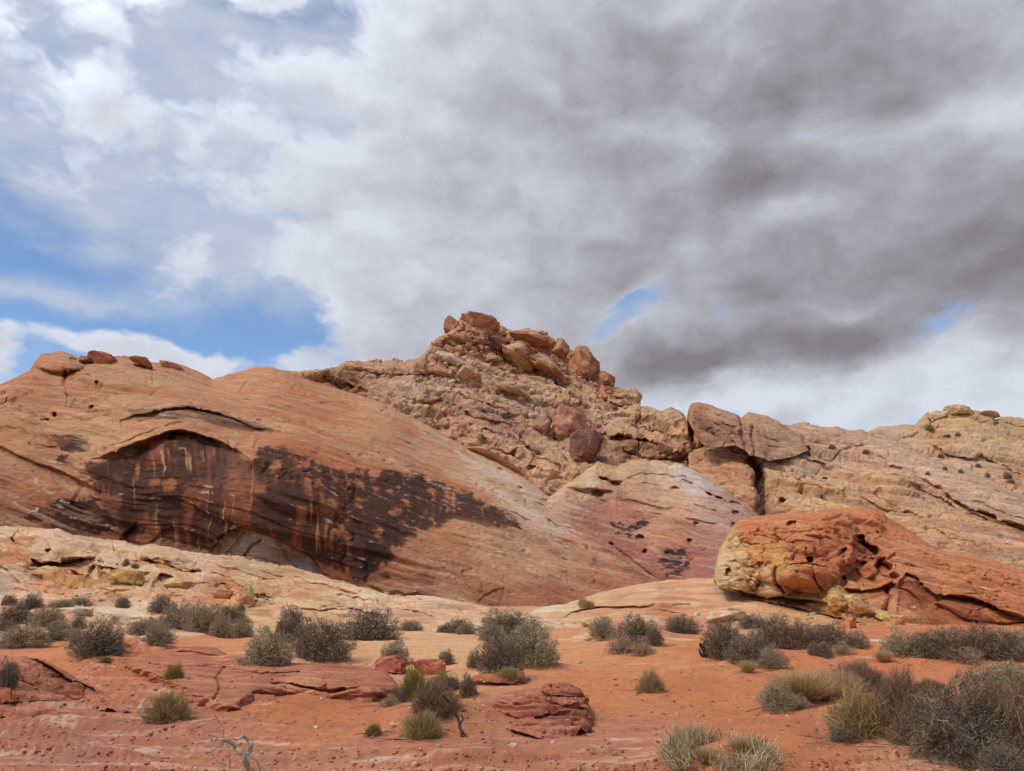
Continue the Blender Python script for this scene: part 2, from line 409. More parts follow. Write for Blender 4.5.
    if cracks[0]:
        cm = crackmask(PXb, PYb) if crackmask else 1.0
        cr = np.abs(perlin(np.stack([along / (cracks[1] * 3), across / cracks[1], P[..., 1] / (cracks[1] * 3)], -1) , seed + 31) + 0.25 * perlin(P / (cracks[1] * 0.4), seed + 32))
        msk = sst(perlin(P / (cracks[1] * 3.0), seed + 33), -0.05, 0.25)
        D -= cm * cracks[0] * (1 - sst(cr, 0.0, 0.055)) * msk
        cr = np.abs(perlin(P / (cracks[1] * 1.3), seed + 35) + 0.2 * perlin(P / (cracks[1] * 0.3), seed + 36))
        msk = sst(perlin(P / (cracks[1] * 3.7), seed + 37), 0.12, 0.35)
        D -= cm * cracks[0] * 0.8 * (1 - sst(cr, 0.0, 0.05)) * msk
    if fine[0]: D += fine[0] * fbm(Pf / fine[1], 3, seed + 60, 0.6)
    btint = np.zeros_like(D)
    for k, (cell, flat, amp, crk) in enumerate(blocks or ()):       # jointed blocks: each stands a little proud or back, with open joints
        q = np.stack([along / (cell * 1.3), across / (cell * flat), P[..., 1] / (cell * 2.2)], -1) + 0.3 * np.stack([perlin(Pf / cell, seed + 81), perlin(Pf / cell, seed + 82), 0 * along], -1)
        gap, rnd_ = worley(q, seed + 90 + k)
        m = blockmask(PXb, PYb) if blockmask else 1.0
        D += m * (amp * (rnd_ - 0.5) - crk * (1 - sst(gap, 0.0, 0.12))); btint = btint + m * (rnd_ - 0.5) * 0.16
    D = soften(D, 2)
    for (xe, wpx, dm) in sides or (): D = D * sst(np.abs(PXb - xe), 0, 12)
    Nd = Nn * np.array([1, 1, outward]); Nd /= np.linalg.norm(Nd, axis=-1, keepdims=True) + 1e-9     # beds step outwards rather than upwards
    P = P + Nd * (D * (0.12 + 0.88 * graze))[..., None]
    # colour
    wq = np.stack([PXb / 45, PYb / 22, np.full_like(PXb, seed)], -1)
    cx_ = PXb + cwarp * fbm(wq, 3, seed + 50); cy_ = PYb + cwarp * 0.7 * fbm(wq + 31.7, 3, seed + 55)
    C = idw(colors, cx_, cy_) / ILL
    C = C * np.array(tint) * (1 + btint + cstripe * bedn + 0.10 * fbm(P / (fine[1] * 6), 2, seed + 70))[..., None]
    if paint is not None: C = paint(C, PXb, PYb, P, along, across, seed)
    C = np.clip(C, 0.012, 0.72)
    nrow, ncol = P.shape[:2]
    org = P[0, ncol // 2].copy(); org[2] = min(org[2], P[..., 2].min())
    V = (P - org).reshape(-1, 3)
    idx = np.arange(nrow * ncol).reshape(nrow, ncol)
    Q = np.stack([idx[:-1, :-1], idx[:-1, 1:], idx[1:, 1:], idx[1:, :-1]], -1).reshape(-1, 4)
    o = link(name, mesh_from(name, V, Q, mat, C.reshape(-1, 3)), parent); o.location = org
    return o

# ------------------------------------------------------------------ rock materials
M_far = rock_material('far_sandstone', 0.9, math.radians(20), 0.8, 0.45, var=0.34, speck=0.22)
M_dome = rock_material('dome_sandstone', 1.8, math.radians(17), 0.8, 0.25, var=0.3, speck=0.2)
M_slab = rock_material('pale_sandstone', 3.0, math.radians(8), 0.75, 0.12, var=0.3, speck=0.18)
M_red = rock_material('red_sandstone', 3.0, math.radians(14), 0.85, 0.14, var=0.34, speck=0.22)
M_near = rock_material('foreground_sandstone', 7.0, math.radians(4), 0.6, 0.025, var=0.26, speck=0.2, grain=0.25)
KIND = 'structure'
def mixc(C, c, m): return C + (lin(c) / ILL - C) * m[..., None]

# ------------------------------------------------------------------ the far hill on the right
far_hill = formation('hill', 830, 1110, 0.9,
    [(830, 440), (860, 432), (872, 430), (880, 426), (900, 425), (915, 424), (932, 421), (927, 412), (928, 410), (940, 411), (946, 409), (952, 405), (960, 405), (969, 409), (985, 412), (991, 413), (995, 418), (1010, 416), (1024, 418), (1110, 428)],
    [(830, 500), (1110, 560)],
    [(840, 440, 165), (930, 415, 185), (960, 405, 190), (1024, 418, 190), (1100, 428, 185), (880, 460, 150), (960, 470, 140), (1024, 490, 130), (1090, 520, 122), (900, 500, 125), (1000, 540, 112)],
    [(860, 435, (192, 152, 122)), (930, 418, (194, 150, 112)), (958, 410, (196, 158, 112)), (1000, 420, (190, 150, 112)), (940, 440, (188, 140, 106)), (1000, 450, (188, 148, 112)), (1020, 480, (184, 136, 102)), (960, 470, (192, 156, 128)), (900, 455, (192, 155, 126))],
    M_far, seed=5, dip=math.radians(14), roundtop=(0.10, 10), big=(1.0, 16), bed=(0.8, 1.6, 12), ledges=[(5.5, 1.6, -0.05), (2.2, 0.7, -0.05)], fine=(0.16, 1.1), cracks=(0.9, 6.0), back=(60, 60), blocks=[(12.0, 0.22, 2.0, 0.8), (4.5, 0.3, 1.1, 0.5)],
    feats=lambda X, Y: f_lip(X, Y, [(928, 414), (940, 417), (960, 418), (985, 421), (995, 420)], 3, 2.0) + f_lip(X, Y, [(926, 449), (945, 455), (960, 456), (985, 459)], 7, 4) + f_lip(X, Y, [(975, 455), (995, 461), (1024, 480)], 5, 3.5)
      + f_lip(X, Y, [(900, 436), (918, 433), (930, 438)], 3, 2) + f_lip(X, Y, [(1000, 420), (1015, 424), (1040, 427)], 4, 3) + f_pit(X, Y, 997, 424, 3, 2, 3) + f_crack(X, Y, [(978, 418), (986, 430), (992, 436)], 1.2, 2))
tag(far_hill, 'distant pale orange sandstone hill topped by a small knob on the right skyline', 'hill', kind=KIND)

# ------------------------------------------------------------------ summit hill
def summit_feats(X, Y):
    d = f_lip(X, Y, [(312, 377), (330, 380), (350, 385), (368, 393)], 8, 3.0)
    d += f_lip(X, Y, [(425, 402), (450, 410), (475, 418), (500, 424), (520, 432)], 5, 2.5)
    d += f_lip(X, Y, [(420, 384), (450, 392), (480, 403), (510, 412), (540, 420)], 3, 1.8)
    d += f_lip(X, Y, [(492, 344), (505, 352), (520, 356), (532, 362), (550, 372)], 7, 4.0)
    d += f_pit(X, Y, 532, 357, 7, 4, 5, 0.4) + f_pit(X, Y, 498, 345, 10, 6, 2.5)
    d += f_crack(X, Y, [(508, 326), (506, 338), (514, 350)], 1.3, 3) + f_crack(X, Y, [(553, 338), (551, 350), (560, 362)], 1.3, 3) + f_crack(X, Y, [(570, 350), (574, 366), (586, 384)], 1.4, 3) + f_crack(X, Y, [(598, 366), (598, 380)], 1.4, 3) + f_bulge(X, Y, 470, 332, 30, 12, 5, 0.15) + f_bulge(X, Y, 520, 352, 32, 10, 6, 0.35) + f_bulge(X, Y, 545, 362, 26, 11, 5, 0.5) + f_bulge(X, Y, 455, 365, 26, 9, 4, 0.4)
    d += f_bulge(X, Y, 620, 392, 22, 14, 5, 0.5) + f_bulge(X, Y, 395, 366, 45, 8, 4, 0.05)
    d += f_lips(X, Y, [(290, 375), (420, 362), (560, 420), (560, 480), (420, 415)], 30, .40, (16, 60), 3.0, 1.6, 4) + f_lips(X, Y, [(430, 340), (480, 320), (560, 348), (630, 395), (600, 400), (500, 370), (440, 370)], 26, .38, (12, 34), 3.5, 2.4, 5) + f_lips(X, Y, [(600, 415), (690, 415), (690, 460), (610, 440)], 12, .15, (12, 40), 3.0, 1.8, 6)
    # block wall with a dark recess left of the fin
    d += f_bulge(X, Y, 655, 432, 52, 26, 9, 0.12)
    d += f_lip(X, Y, [(598, 432), (610, 434), (630, 437), (648, 440), (660, 449)], 16, 5.0)
    d += f_crack(X, Y, [(683, 412), (690, 432), (697, 452), (708, 470)], 2.0, 5)
    d += f_crack(X, Y, [(640, 408), (637, 425), (645, 440)], 1.4, 3)
    d += f_lip(X, Y, [(600, 424), (620, 421), (640, 425), (660, 430), (690, 438)], 3, 1.8)
    d += f_crack(X, Y, [(712, 462), (718, 480), (722, 500)], 1.8, 4)
    d += f_bulge(X, Y, 720, 470, 16, 20, 5) + f_bulge(X, Y, 722, 500, 18, 22, 4)
    d += f_lip(X, Y, [(440, 452), (470, 462), (500, 478)], 4, 1.6)
    d += f_lip(X, Y, [(505, 428), (520, 440), (540, 450)], 4, 2)
    for (x, y, rx, ry) in [(500, 420, 3, 2), (483, 432, 3, 2), (565, 415, 3, 2), (470, 455, 2.5, 2), (512, 455, 4, 3), (597, 395, 3, 2), (455, 382, 3, 2), (436, 440, 3, 2), (530, 470, 4, 2.5)]: d += f_pit(X, Y, x, y, rx, ry, 2.0)
    return d
def summit_paint(C, X, Y, P, al, ac, seed):
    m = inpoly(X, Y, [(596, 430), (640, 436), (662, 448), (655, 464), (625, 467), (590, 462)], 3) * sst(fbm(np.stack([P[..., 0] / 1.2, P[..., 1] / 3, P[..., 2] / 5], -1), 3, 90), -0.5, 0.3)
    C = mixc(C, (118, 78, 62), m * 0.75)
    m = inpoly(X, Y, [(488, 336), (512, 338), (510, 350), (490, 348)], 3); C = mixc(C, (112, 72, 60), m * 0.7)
    m = inpoly(X, Y, [(425, 396), (470, 408), (530, 425), (540, 434), (500, 432), (440, 412)], 4); C = mixc(C, (172, 120, 100), m * 0.5)
    n = fbm(P / 1.6, 3, 95); C = C * (1 + 0.16 * n)[..., None]
    m = sst(fbm(P / 3.2, 3, 97), 0.35, 0.6) * sst(Y, 340, 380); C = mixc(C, (150, 138, 96), m * 0.35)
    return C
summit = formation('hill', 240, 800, 0.8,
    [(240, 390), (285, 371), (310, 370), (337, 367), (345, 361), (352, 359), (366, 361), (378, 362), (384, 360), (400, 362), (410, 361), (418, 357), (425, 352), (428, 346), (434, 341), (440, 336), (446, 333), (456, 325), (462, 318), (474, 316), (488, 319), (502, 326), (512, 330), (538, 332), (550, 337), (556, 343), (568, 348), (578, 352), (590, 358), (598, 370), (606, 377), (614, 386), (630, 391), (637, 398), (640, 406), (655, 408), (664, 411), (672, 407), (680, 410), (690, 420), (720, 440), (760, 450), (800, 470)],
    [(240, 440), (430, 480), (520, 540), (560, 560), (800, 560)],
    [(260, 380, 118), (300, 371, 122), (352, 359, 140), (400, 362, 148), (430, 346, 155), (472, 324, 168), (525, 341, 170), (600, 378, 165), (640, 405, 158), (690, 420, 150), (330, 390, 116), (400, 405, 116), (430, 425, 114), (480, 440, 108), (530, 470, 102), (560, 500, 98), (500, 400, 138), (560, 420, 138), (600, 450, 122), (650, 460, 122), (720, 500, 112), (640, 520, 102), (450, 370, 145), (520, 375, 155), (580, 395, 152), (780, 480, 125), (430, 480, 113), (350, 450, 120), (480, 510, 110), (520, 535, 106), (560, 560, 100), (250, 440, 125)],
    [(300, 376, (190, 136, 102)), (345, 372, (182, 130, 96)), (340, 388, (150, 104, 80)), (380, 372, (190, 142, 112)), (420, 368, (184, 138, 108)), (440, 345, (184, 132, 102)), (470, 330, (186, 132, 100)), (520, 340, (182, 130, 98)), (560, 352, (182, 128, 96)), (600, 385, (176, 124, 94)), (630, 400, (188, 142, 108)),
     (450, 375, (194, 156, 130)), (410, 395, (192, 152, 124)), (500, 380, (184, 138, 110)), (540, 395, (186, 144, 116)), (580, 400, (188, 146, 116)), (460, 412, (186, 136, 112)), (500, 425, (182, 132, 110)), (430, 412, (188, 142, 108)), (480, 445, (188, 142, 108)), (540, 440, (188, 140, 108)), (580, 425, (178, 120, 98)), (550, 460, (190, 146, 112)), (610, 415, (192, 150, 118)), (660, 420, (192, 148, 112)), (690, 440, (192, 146, 108)), (640, 455, (176, 128, 96)), (700, 470, (190, 142, 104)), (730, 480, (188, 138, 100)), (715, 455, (196, 140, 104)), (740, 500, (186, 134, 98)), (600, 500, (186, 136, 104)), (390, 400, (196, 150, 120)), (355, 365, (186, 132, 98))],
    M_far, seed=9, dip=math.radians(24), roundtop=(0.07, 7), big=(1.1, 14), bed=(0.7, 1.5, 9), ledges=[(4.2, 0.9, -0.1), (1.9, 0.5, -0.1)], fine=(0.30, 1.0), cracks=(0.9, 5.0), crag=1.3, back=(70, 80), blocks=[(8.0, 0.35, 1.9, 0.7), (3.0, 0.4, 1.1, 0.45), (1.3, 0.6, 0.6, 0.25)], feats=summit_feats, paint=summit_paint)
tag(summit, 'high rubble covered sandstone hill with a rocky summit rising behind the dome', 'hill', kind=KIND)

# ------------------------------------------------------------------ ridge running down to the right
def ridge_feats(X, Y):
    d = f_lip(X, Y, [(760, 447), (790, 452), (820, 463), (845, 468)], 4, 1.4)
    d += f_lip(X, Y, [(842, 443), (855, 447), (866, 447)], 5, 2.0) + f_lip(X, Y, [(868, 452), (885, 461), (905, 470)], 6, 3.0)
    d += f_lip(X, Y, [(910, 476), (930, 486), (955, 498), (985, 512), (1010, 524), (1040, 540)], 7, 4.0)
    d += f_bulge(X, Y, 985, 500, 75, 18, 5, 0.42)
    d += f_lip(X, Y, [(860, 487), (872, 493), (884, 492)], 3, 1.4) + f_lip(X, Y, [(860, 498), (880, 505), (910, 512)], 6, 2.6) + f_lip(X, Y, [(985, 487), (995, 492), (1004, 494)], 4, 2)
    d += f_crack(X, Y, [(785, 470), (796, 480), (802, 492)], 1.1, 2) + f_lip(X, Y, [(795, 486), (810, 491), (830, 500), (845, 506)], 3, 1.6)
    d += f_crack(X, Y, [(752, 460), (757, 472), (760, 490), (764, 505), (763, 518)], 5.0, 6) + f_pit(X, Y, 759, 480, 5, 16, 4)
    d += f_pit(X, Y, 782, 502, 4, 3, 3) + f_pit(X, Y, 774, 495, 3, 2.5, 2) + f_pit(X, Y, 824, 480, 3, 1.2, 2)
    d += f_lip(X, Y, [(778, 484), (785, 488), (793, 492)], 2, 1)
    d += f_lip(X, Y, [(800, 449), (806, 450), (812, 454)], 2.5, 2) + f_crack(X, Y, [(822, 456), (832, 462), (838, 454), (850, 450)], 1.2, 1.5)
    d += f_lips(X, Y, [(770, 430), (860, 436), (1024, 500), (1024, 570), (900, 545), (780, 510)], 46, .42, (18, 80), 3.0, 1.5, 3)
    d += f_lip(X, Y, [(830, 515), (860, 523), (890, 528), (930, 540)], 3, 1.0) + f_lip(X, Y, [(940, 530), (965, 541), (1000, 555)], 3, 1.2) + f_lip(X, Y, [(880, 480), (910, 492), (940, 505)], 3, 1.0)
    return d
def ridge_paint(C, X, Y, P, al, ac, seed):
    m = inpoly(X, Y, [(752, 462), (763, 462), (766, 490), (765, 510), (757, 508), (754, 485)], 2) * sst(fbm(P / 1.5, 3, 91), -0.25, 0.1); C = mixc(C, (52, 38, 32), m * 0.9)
    m = sst(fbm(np.stack([al / 14, ac / 1.0, P[..., 1] / 14], -1), 3, 92), 0.15, 0.5); C = mixc(C, (200, 150, 96), m * 0.35)
    m = sst(fbm(np.stack([al / 16, ac / 1.4, P[..., 1] / 16], -1), 3, 93), 0.25, 0.5); C = mixc(C, (168, 112, 96), m * 0.5)
    m = sst(fbm(np.stack([al / 9, ac / 1.1, P[..., 1] / 9], -1), 3, 98), 0.3, 0.5); C = mixc(C, (206, 172, 146), m * 0.6)
    m = inpoly(X, Y, [(955, 505), (990, 515), (1024, 530), (1024, 540), (985, 522), (945, 502)], 2); C = mixc(C, (140, 88, 66), m * 0.6)  # dark underside of the long slab's lip, shade painted into the colour
    return C
ridge = formation('hill', 690, 1120, 0.8,
    [(690, 450), (720, 440), (760, 425), (800, 424), (830, 427), (838, 426), (848, 430), (862, 431), (880, 437), (900, 445), (930, 458), (960, 470), (990, 480), (1024, 496), (1120, 540)],
    [(690, 600), (1120, 640)],
    [(700, 450, 128), (760, 425, 136), (800, 424, 142), (860, 431, 148), (930, 458, 134), (1024, 496, 114), (1110, 535, 96), (720, 500, 102), (760, 520, 96), (860, 500, 104), (960, 540, 84), (1024, 560, 78), (700, 590, 76), (860, 580, 70), (1024, 610, 66), (820, 460, 122), (900, 470, 118)],
    [(740, 440, (184, 138, 108)), (800, 432, (188, 146, 120)), (800, 445, (184, 142, 118)), (850, 440, (188, 146, 120)), (880, 450, (192, 154, 124)), (930, 470, (196, 158, 130)), (980, 495, (192, 152, 124)), (1015, 512, (188, 148, 120)), (1000, 535, (184, 134, 100)), (820, 470, (186, 142, 116)), (860, 480, (186, 138, 106)), (790, 470, (198, 154, 112)), (800, 490, (192, 142, 102)), (760, 500, (184, 134, 100)), (830, 500, (200, 160, 112)), (880, 505, (190, 144, 108)), (930, 510, (192, 146, 112)), (960, 530, (190, 142, 108)), (1020, 555, (184, 138, 104)), (850, 530, (176, 124, 100)), (900, 530, (186, 134, 102)), (740, 530, (180, 124, 98)), (740, 480, (190, 138, 100)), (980, 560, (182, 128, 96))],
    M_far, seed=14, dip=math.radians(23), roundtop=(0.10, 7), big=(0.8, 14), bed=(0.55, 1.0, 14), ledges=[(3.6, 1.1, -0.05), (1.5, 0.5, -0.1)], fine=(0.12, 0.8), cracks=(0.7, 4.0), back=(30, 60), blocks=[(9.0, 0.22, 1.5, 0.6), (3.2, 0.25, 0.7, 0.35)], feats=ridge_feats, paint=ridge_paint)
tag(ridge, 'long banded sandstone ridge sloping down to the right behind the orange outcrop', 'hill', kind=KIND)

# tilted fin standing on the ridge
fin = formation('rock_fin', 687, 812, 0.8,
    [(687, 416), (689, 407), (692, 403), (698, 402), (708, 404), (716, 407), (728, 411), (738, 415), (741, 418), (748, 412), (756, 413), (768, 416), (778, 421), (786, 426), (800, 436), (812, 448)],
    [(687, 418), (695, 434), (702, 445), (707, 450), (720, 446), (735, 447), (752, 455), (770, 460), (795, 456), (812, 449)],
    [(690, 410, 124), (720, 408, 128), (770, 416, 131), (810, 446, 126), (707, 449, 116), (750, 453, 115), (790, 456, 118)],
    [(694, 410, (170, 120, 90)), (720, 415, (182, 136, 108)), (760, 422, (186, 142, 114)), (790, 440, (184, 140, 114)), (720, 430, (170, 122, 100)), (750, 440, (164, 118, 98)), (700, 430, (160, 110, 84)), (770, 450, (158, 112, 92))],
    M_far, seed=18, dip=math.radians(24), tint=(1.04, 1.06, 1.0), roundtop=(0.16, 6), sides=[(687, 7, 5), (812, 10, 5)], big=(0.6, 8), bed=(0.35, 1.0, 9), ledges=[(2.6, 0.4, 0.0)], fine=(0.14, 0.8), cracks=(0.5, 4.0), back=(14, 10), crag=0.6,
    feats=lambda X, Y: f_lips(X, Y, [(695, 406), (790, 430), (790, 452), (710, 440)], 22, .45, (10, 34), 2.5, 1.0, 13) + f_crack(X, Y, [(740, 414), (742, 430), (746, 452)], 1.6, 1.6) + f_lip(X, Y, [(715, 416), (722, 415), (730, 419)], 2, 1) + f_crack(X, Y, [(752, 428), (754, 445), (755, 458)], 1.4, 1.5),
    paint=lambda C, X, Y, P, al, ac, seed: mixc(mixc(C, (124, 84, 66), 0.6 * inpoly(X, Y, [(692, 412), (705, 418), (735, 434), (748, 442), (746, 450), (722, 444), (706, 444)], 4) * sst(fbm(P / 2.2, 3, 99), -0.35, 0.2)), (72, 54, 50), 0.8 * inpoly(X, Y, [(760, 447), (776, 448), (776, 460), (762, 458)], 3) * sst(fbm(P / 1.5, 3, 77), -0.1, 0.3)))
tag(fin, 'tilted blunt nosed sandstone fin with dark stains on the ridge right of the summit', 'rock')

# ------------------------------------------------------------------ low banded hill in the middle
def mid_feats(X, Y):
    d = f_lip(X, Y, [(566, 487), (580, 489), (600, 492), (615, 492)], 8, 1.6) + f_lip(X, Y, [(600, 476), (612, 480), (625, 481)], 4, 1.5)
    d += f_lip(X, Y, [(625, 478), (640, 473), (665, 474), (690, 484), (715, 497), (740, 510), (755, 520)], 2.5, 0.9)
    d += f_lip(X, Y, [(615, 500), (630, 499), (650, 504), (680, 510), (710, 518)], 2, 0.7)
    for (x, y, rx, ry) in [(675, 489, 5, 2.5), (709, 495, 4, 2), (719, 499, 5, 1.8), (735, 505, 8, 2.2), (603, 478, 5, 2), (616, 483, 6, 2), (690, 543, 3, 2.5), (640, 537, 6, 4), (696, 526, 3, 2), (735, 513, 4, 2), (717, 486, 4, 1.5), (597, 494, 7, 3), (735, 524, 4, 2.5), (645, 552, 2.5, 2.5)]: d += f_pit(X, Y, x, y, rx, ry, 1.3, 0.25)
    d += f_crack(X, Y, [(610, 545), (630, 560), (655, 580)], 1.6, 1.2) + f_lips(X, Y, [(560, 490), (640, 465), (700, 480), (770, 530), (720, 560), (620, 520)], 26, .30, (12, 50), 2.2, 0.7, 9) + f_pit(X, Y, 672, 560, 15, 9, 0.9, 0.3, 0.7) + f_pit(X, Y, 684, 568, 12, 8, 0.8, -0.3, 0.7)
    return d
def mid_paint(C, X, Y, P, al, ac, seed):
    m = inpoly(X, Y, [(655, 560), (668, 550), (688, 552), (695, 565), (685, 578), (665, 578)], 7) + inpoly(X, Y, [(608, 522), (632, 524), (640, 518), (650, 520), (630, 540), (618, 536)], 4)
    n = fbm(P / 0.9, 4, 88); C = mixc(C, (52, 34, 32), 0.92 * sst(m * 0.9 + n * 0.7 - 0.62, 0, 0.12))
    m = sst(fbm(np.stack([al / 10, ac / 0.8, P[..., 1] / 10], -1), 3, 82), 0.2, 0.45); C = mixc(C, (158, 102, 88), m * 0.35 * sst(Y, 490, 520))
    m = sst(fbm(np.stack([al / 9, ac / 0.6, P[..., 1] / 9], -1), 3, 83), 0.2, 0.45); C = mixc(C, (214, 178, 140), m * 0.28)
    return C
mid_hill = formation('hill', 535, 800, 0.75,
    [(535, 505), (548, 497), (560, 489), (572, 480), (580, 474), (590, 468), (598, 461), (606, 464), (616, 466), (624, 463), (634, 460), (645, 460), (660, 463), (670, 465), (676, 464), (688, 468), (702, 475), (716, 485), (726, 490), (745, 505), (760, 517), (780, 535), (800, 552)],
    [(535, 600), (800, 610)],
    [(650, 590, 72), (720, 580, 71), (560, 490, 95), (600, 462, 103), (676, 464, 106), (720, 487, 100), (650, 520, 90), (750, 540, 84), (590, 530, 88), (800, 560, 80), (560, 590, 76)],
    [(560, 492, (196, 156, 126)), (580, 480, (194, 150, 108)), (600, 468, (192, 148, 106)), (590, 485, (208, 176, 146)), (640, 465, (196, 150, 112)), (665, 472, (204, 166, 132)), (685, 473, (206, 184, 170)), (700, 482, (200, 172, 160)), (640, 485, (196, 150, 118)), (600, 495, (176, 118, 100)), (625, 510, (178, 114, 90)), (670, 500, (196, 154, 120)), (670, 515, (186, 132, 102)), (715, 505, (178, 136, 118)), (740, 520, (172, 130, 114)), (600, 520, (160, 104, 90)), (630, 550, (154, 96, 82)), (680, 535, (170, 112, 86)), (700, 560, (164, 102, 82)), (730, 550, (168, 114, 96)), (715, 575, (158, 102, 92)), (655, 580, (140, 86, 74))],
    M_dome, seed=23, dip=math.radians(24), tint=(1.0, 1.0, 1.02), roundtop=(0.12, 5), big=(0.5, 9), bed=(0.3, 0.7, 9), ledges=[(2.2, 0.4, -0.05), (0.9, 0.16, -0.1)], fine=(0.08, 0.5), cracks=(0.35, 3.0), back=(20, 25), feats=mid_feats, paint=mid_paint)
tag(mid_hill, 'low purple and cream banded sandstone hill between the dome and the orange outcrop', 'hill', kind=KIND)

# ------------------------------------------------------------------ the great dome with its alcove
ARCH = [(84, 464), (98, 459), (112, 455), (127, 450), (150, 441), (166, 434), (178, 431), (196, 434), (216, 441), (236, 450), (250, 459), (262, 472), (268, 482)]
CAVE = [(210, 552), (214, 549), (222, 538), (232, 531), (243, 527), (258, 531), (270, 535), (283, 542), (296, 549), (309, 556), (318, 565), (328, 578)]
def dome_feats(X, Y):
    d = f_lip(X, Y, [(122, 425), (135, 417), (150, 414), (165, 412), (188, 408), (205, 410), (216, 413), (236, 419), (254, 426), (268, 431), (284, 431)], 11, 2.4, wob=1.8, sharp=1.3)
    a = f_lip(X, Y, ARCH, 62, 3.6, wob=1.2, tap=0.34); d += a
    d += f_lip(X, Y, [(x, y - 8) for x, y in ARCH[1:-2]], 4, 0.6)
    d += f_lip(X, Y, [(-20, 440), (0, 447), (20, 455), (40, 463), (66, 473), (90, 485), (104, 494)], 7, 1.6)
    d += f_lip(X, Y, CAVE, 60, 2.2, wob=1.0)
    d += f_bulge(X, Y, 300, 470, 60, 46, 1.5, 0.3)
    d += f_crack(X, Y, [(262, 540), (255, 546), (248, 553), (240, 560)], 1.2, 0.7) + f_crack(X, Y, [(243, 532), (238, 544), (226, 552)], 0.9, 0.4)
    d += f_lip(X, Y, [(478, 600), (484, 595), (494, 591), (504, 590)], 7, 0.35) + f_crack(X, Y, [(503, 590), (502, 598), (497, 606)], 1.0, 0.25)
    d += f_lip(X, Y, [(262, 391), (275, 396), (291, 399), (304, 403), (316, 404), (330, 402), (345, 402), (360, 408), (376, 415)], 4, 0.9)
    d += f_lip(X, Y, [(318, 408), (340, 412), (362, 414), (374, 416)], 2.5, 0.5)
    d += f_lip(X, Y, [(250, 377), (270, 382), (290, 388), (310, 394)], 3, 0.7)
    d += f_crack(X, Y, [(152, 363), (153, 374), (153, 384)], 0.9, 0.7) + f_crack(X, Y, [(150, 397), (160, 388), (175, 387)], 0.9, 0.5) + f_lip(X, Y, [(190, 394), (198, 395), (208, 396)], 2, 0.9)
    d += f_lip(X, Y, [(30, 366), (45, 370), (66, 376), (80, 372)], 4, 1.6) + f_pit(X, Y, 74, 361, 6, 3, 2.5, 0.6) + f_crack(X, Y, [(66, 374), (66, 386)], 1.6, 1.2) + f_crack(X, Y, [(34, 370), (30, 378), (10, 384)], 1.6, 1.0)
    d += f_bulge(X, Y, 57, 362, 28, 11, 3, 0.15) + f_lip(X, Y, [(60, 392), (72, 396), (80, 402)], 2, 0.6) + f_crack(X, Y, [(66, 380), (67, 395), (66, 410)], 0.9, 0.5)
    d += f_crack(X, Y, [(240, 392), (246, 384), (250, 380)], 1, 0.8) + f_lip(X, Y, [(412, 418), (420, 414), (430, 413), (440, 416)], 4, 1.2) + f_crack(X, Y, [(416, 410), (420, 416), (432, 420), (434, 428)], 1.4, 1.0)
    d += f_lip(X, Y, [(428, 430), (440, 436), (455, 438), (468, 430)], 3, 0.8)
    for (x, y, rx, ry, r) in [(520, 489, 4, 2.4, .6), (548, 495, 6, 3, .3), (545, 501, 5, 2, .4), (563, 508, 7, 3, .6), (430, 416, 3, 2, 0), (500, 470, 5, 1.6, .5), (530, 478, 9, 1.8, .4), (383, 411, 2, 1.5, 0), (55, 415, 3, 2.5, 0), (92, 408, 3, 3, 0), (44, 419, 4, 2, 0), (575, 520, 7, 2, .8), (535, 485, 3, 2, 0), (98, 385, 2, 1.5, 0)]: d += f_pit(X, Y, x, y, rx, ry, 1.2, r)
    d += f_lips(X, Y, [(270, 385), (330, 390), (470, 452), (560, 510), (640, 575), (560, 560), (480, 490), (380, 430)], 34, .48, (14, 55), 2.5, 0.7, 7) + f_lips(X, Y, [(0, 390), (100, 360), (210, 385), (250, 400), (120, 410), (40, 450), (0, 430)], 16, .05, (12, 40), 2.2, 0.5, 8)
    d += f_crack(X, Y, [(560, 505), (590, 530), (620, 556), (645, 576)], 1.4, 0.8) + f_crack(X, Y, [(550, 520), (580, 545), (605, 562)], 1.0, 0.5)
    d += f_lip(X, Y, [(0, 405), (4, 402), (8, 395)], 4, 1.0)
    d += f_lip(X, Y, [(118, 540), (128, 530), (140, 522)], 8, 1.0) + f_lip(X, Y, [(150, 545), (160, 532), (175, 527), (190, 530)], 9, 0.5)
    return d
VARN = [(84, 462), (100, 462), (130, 452), (160, 438), (178, 431), (215, 441), (250, 460), (258, 448), (275, 442), (292, 446), (330, 464), (372, 470), (410, 470), (440, 482), (480, 496), (522, 522), (528, 536), (500, 534), (455, 522), (430, 532), (405, 545), (396, 560), (380, 572), (360, 580), (345, 575), (325, 572), (300, 552), (243, 527), (212, 552), (180, 550), (140, 545), (108, 530), (98, 505), (92, 480)]
ALC = [(100, 466), (130, 454), (160, 442), (178, 435), (196, 437), (236, 453), (262, 474), (300, 480), (330, 500), (325, 560), (300, 552), (243, 527), (212, 552), (180, 552), (130, 545), (108, 525), (100, 490)]
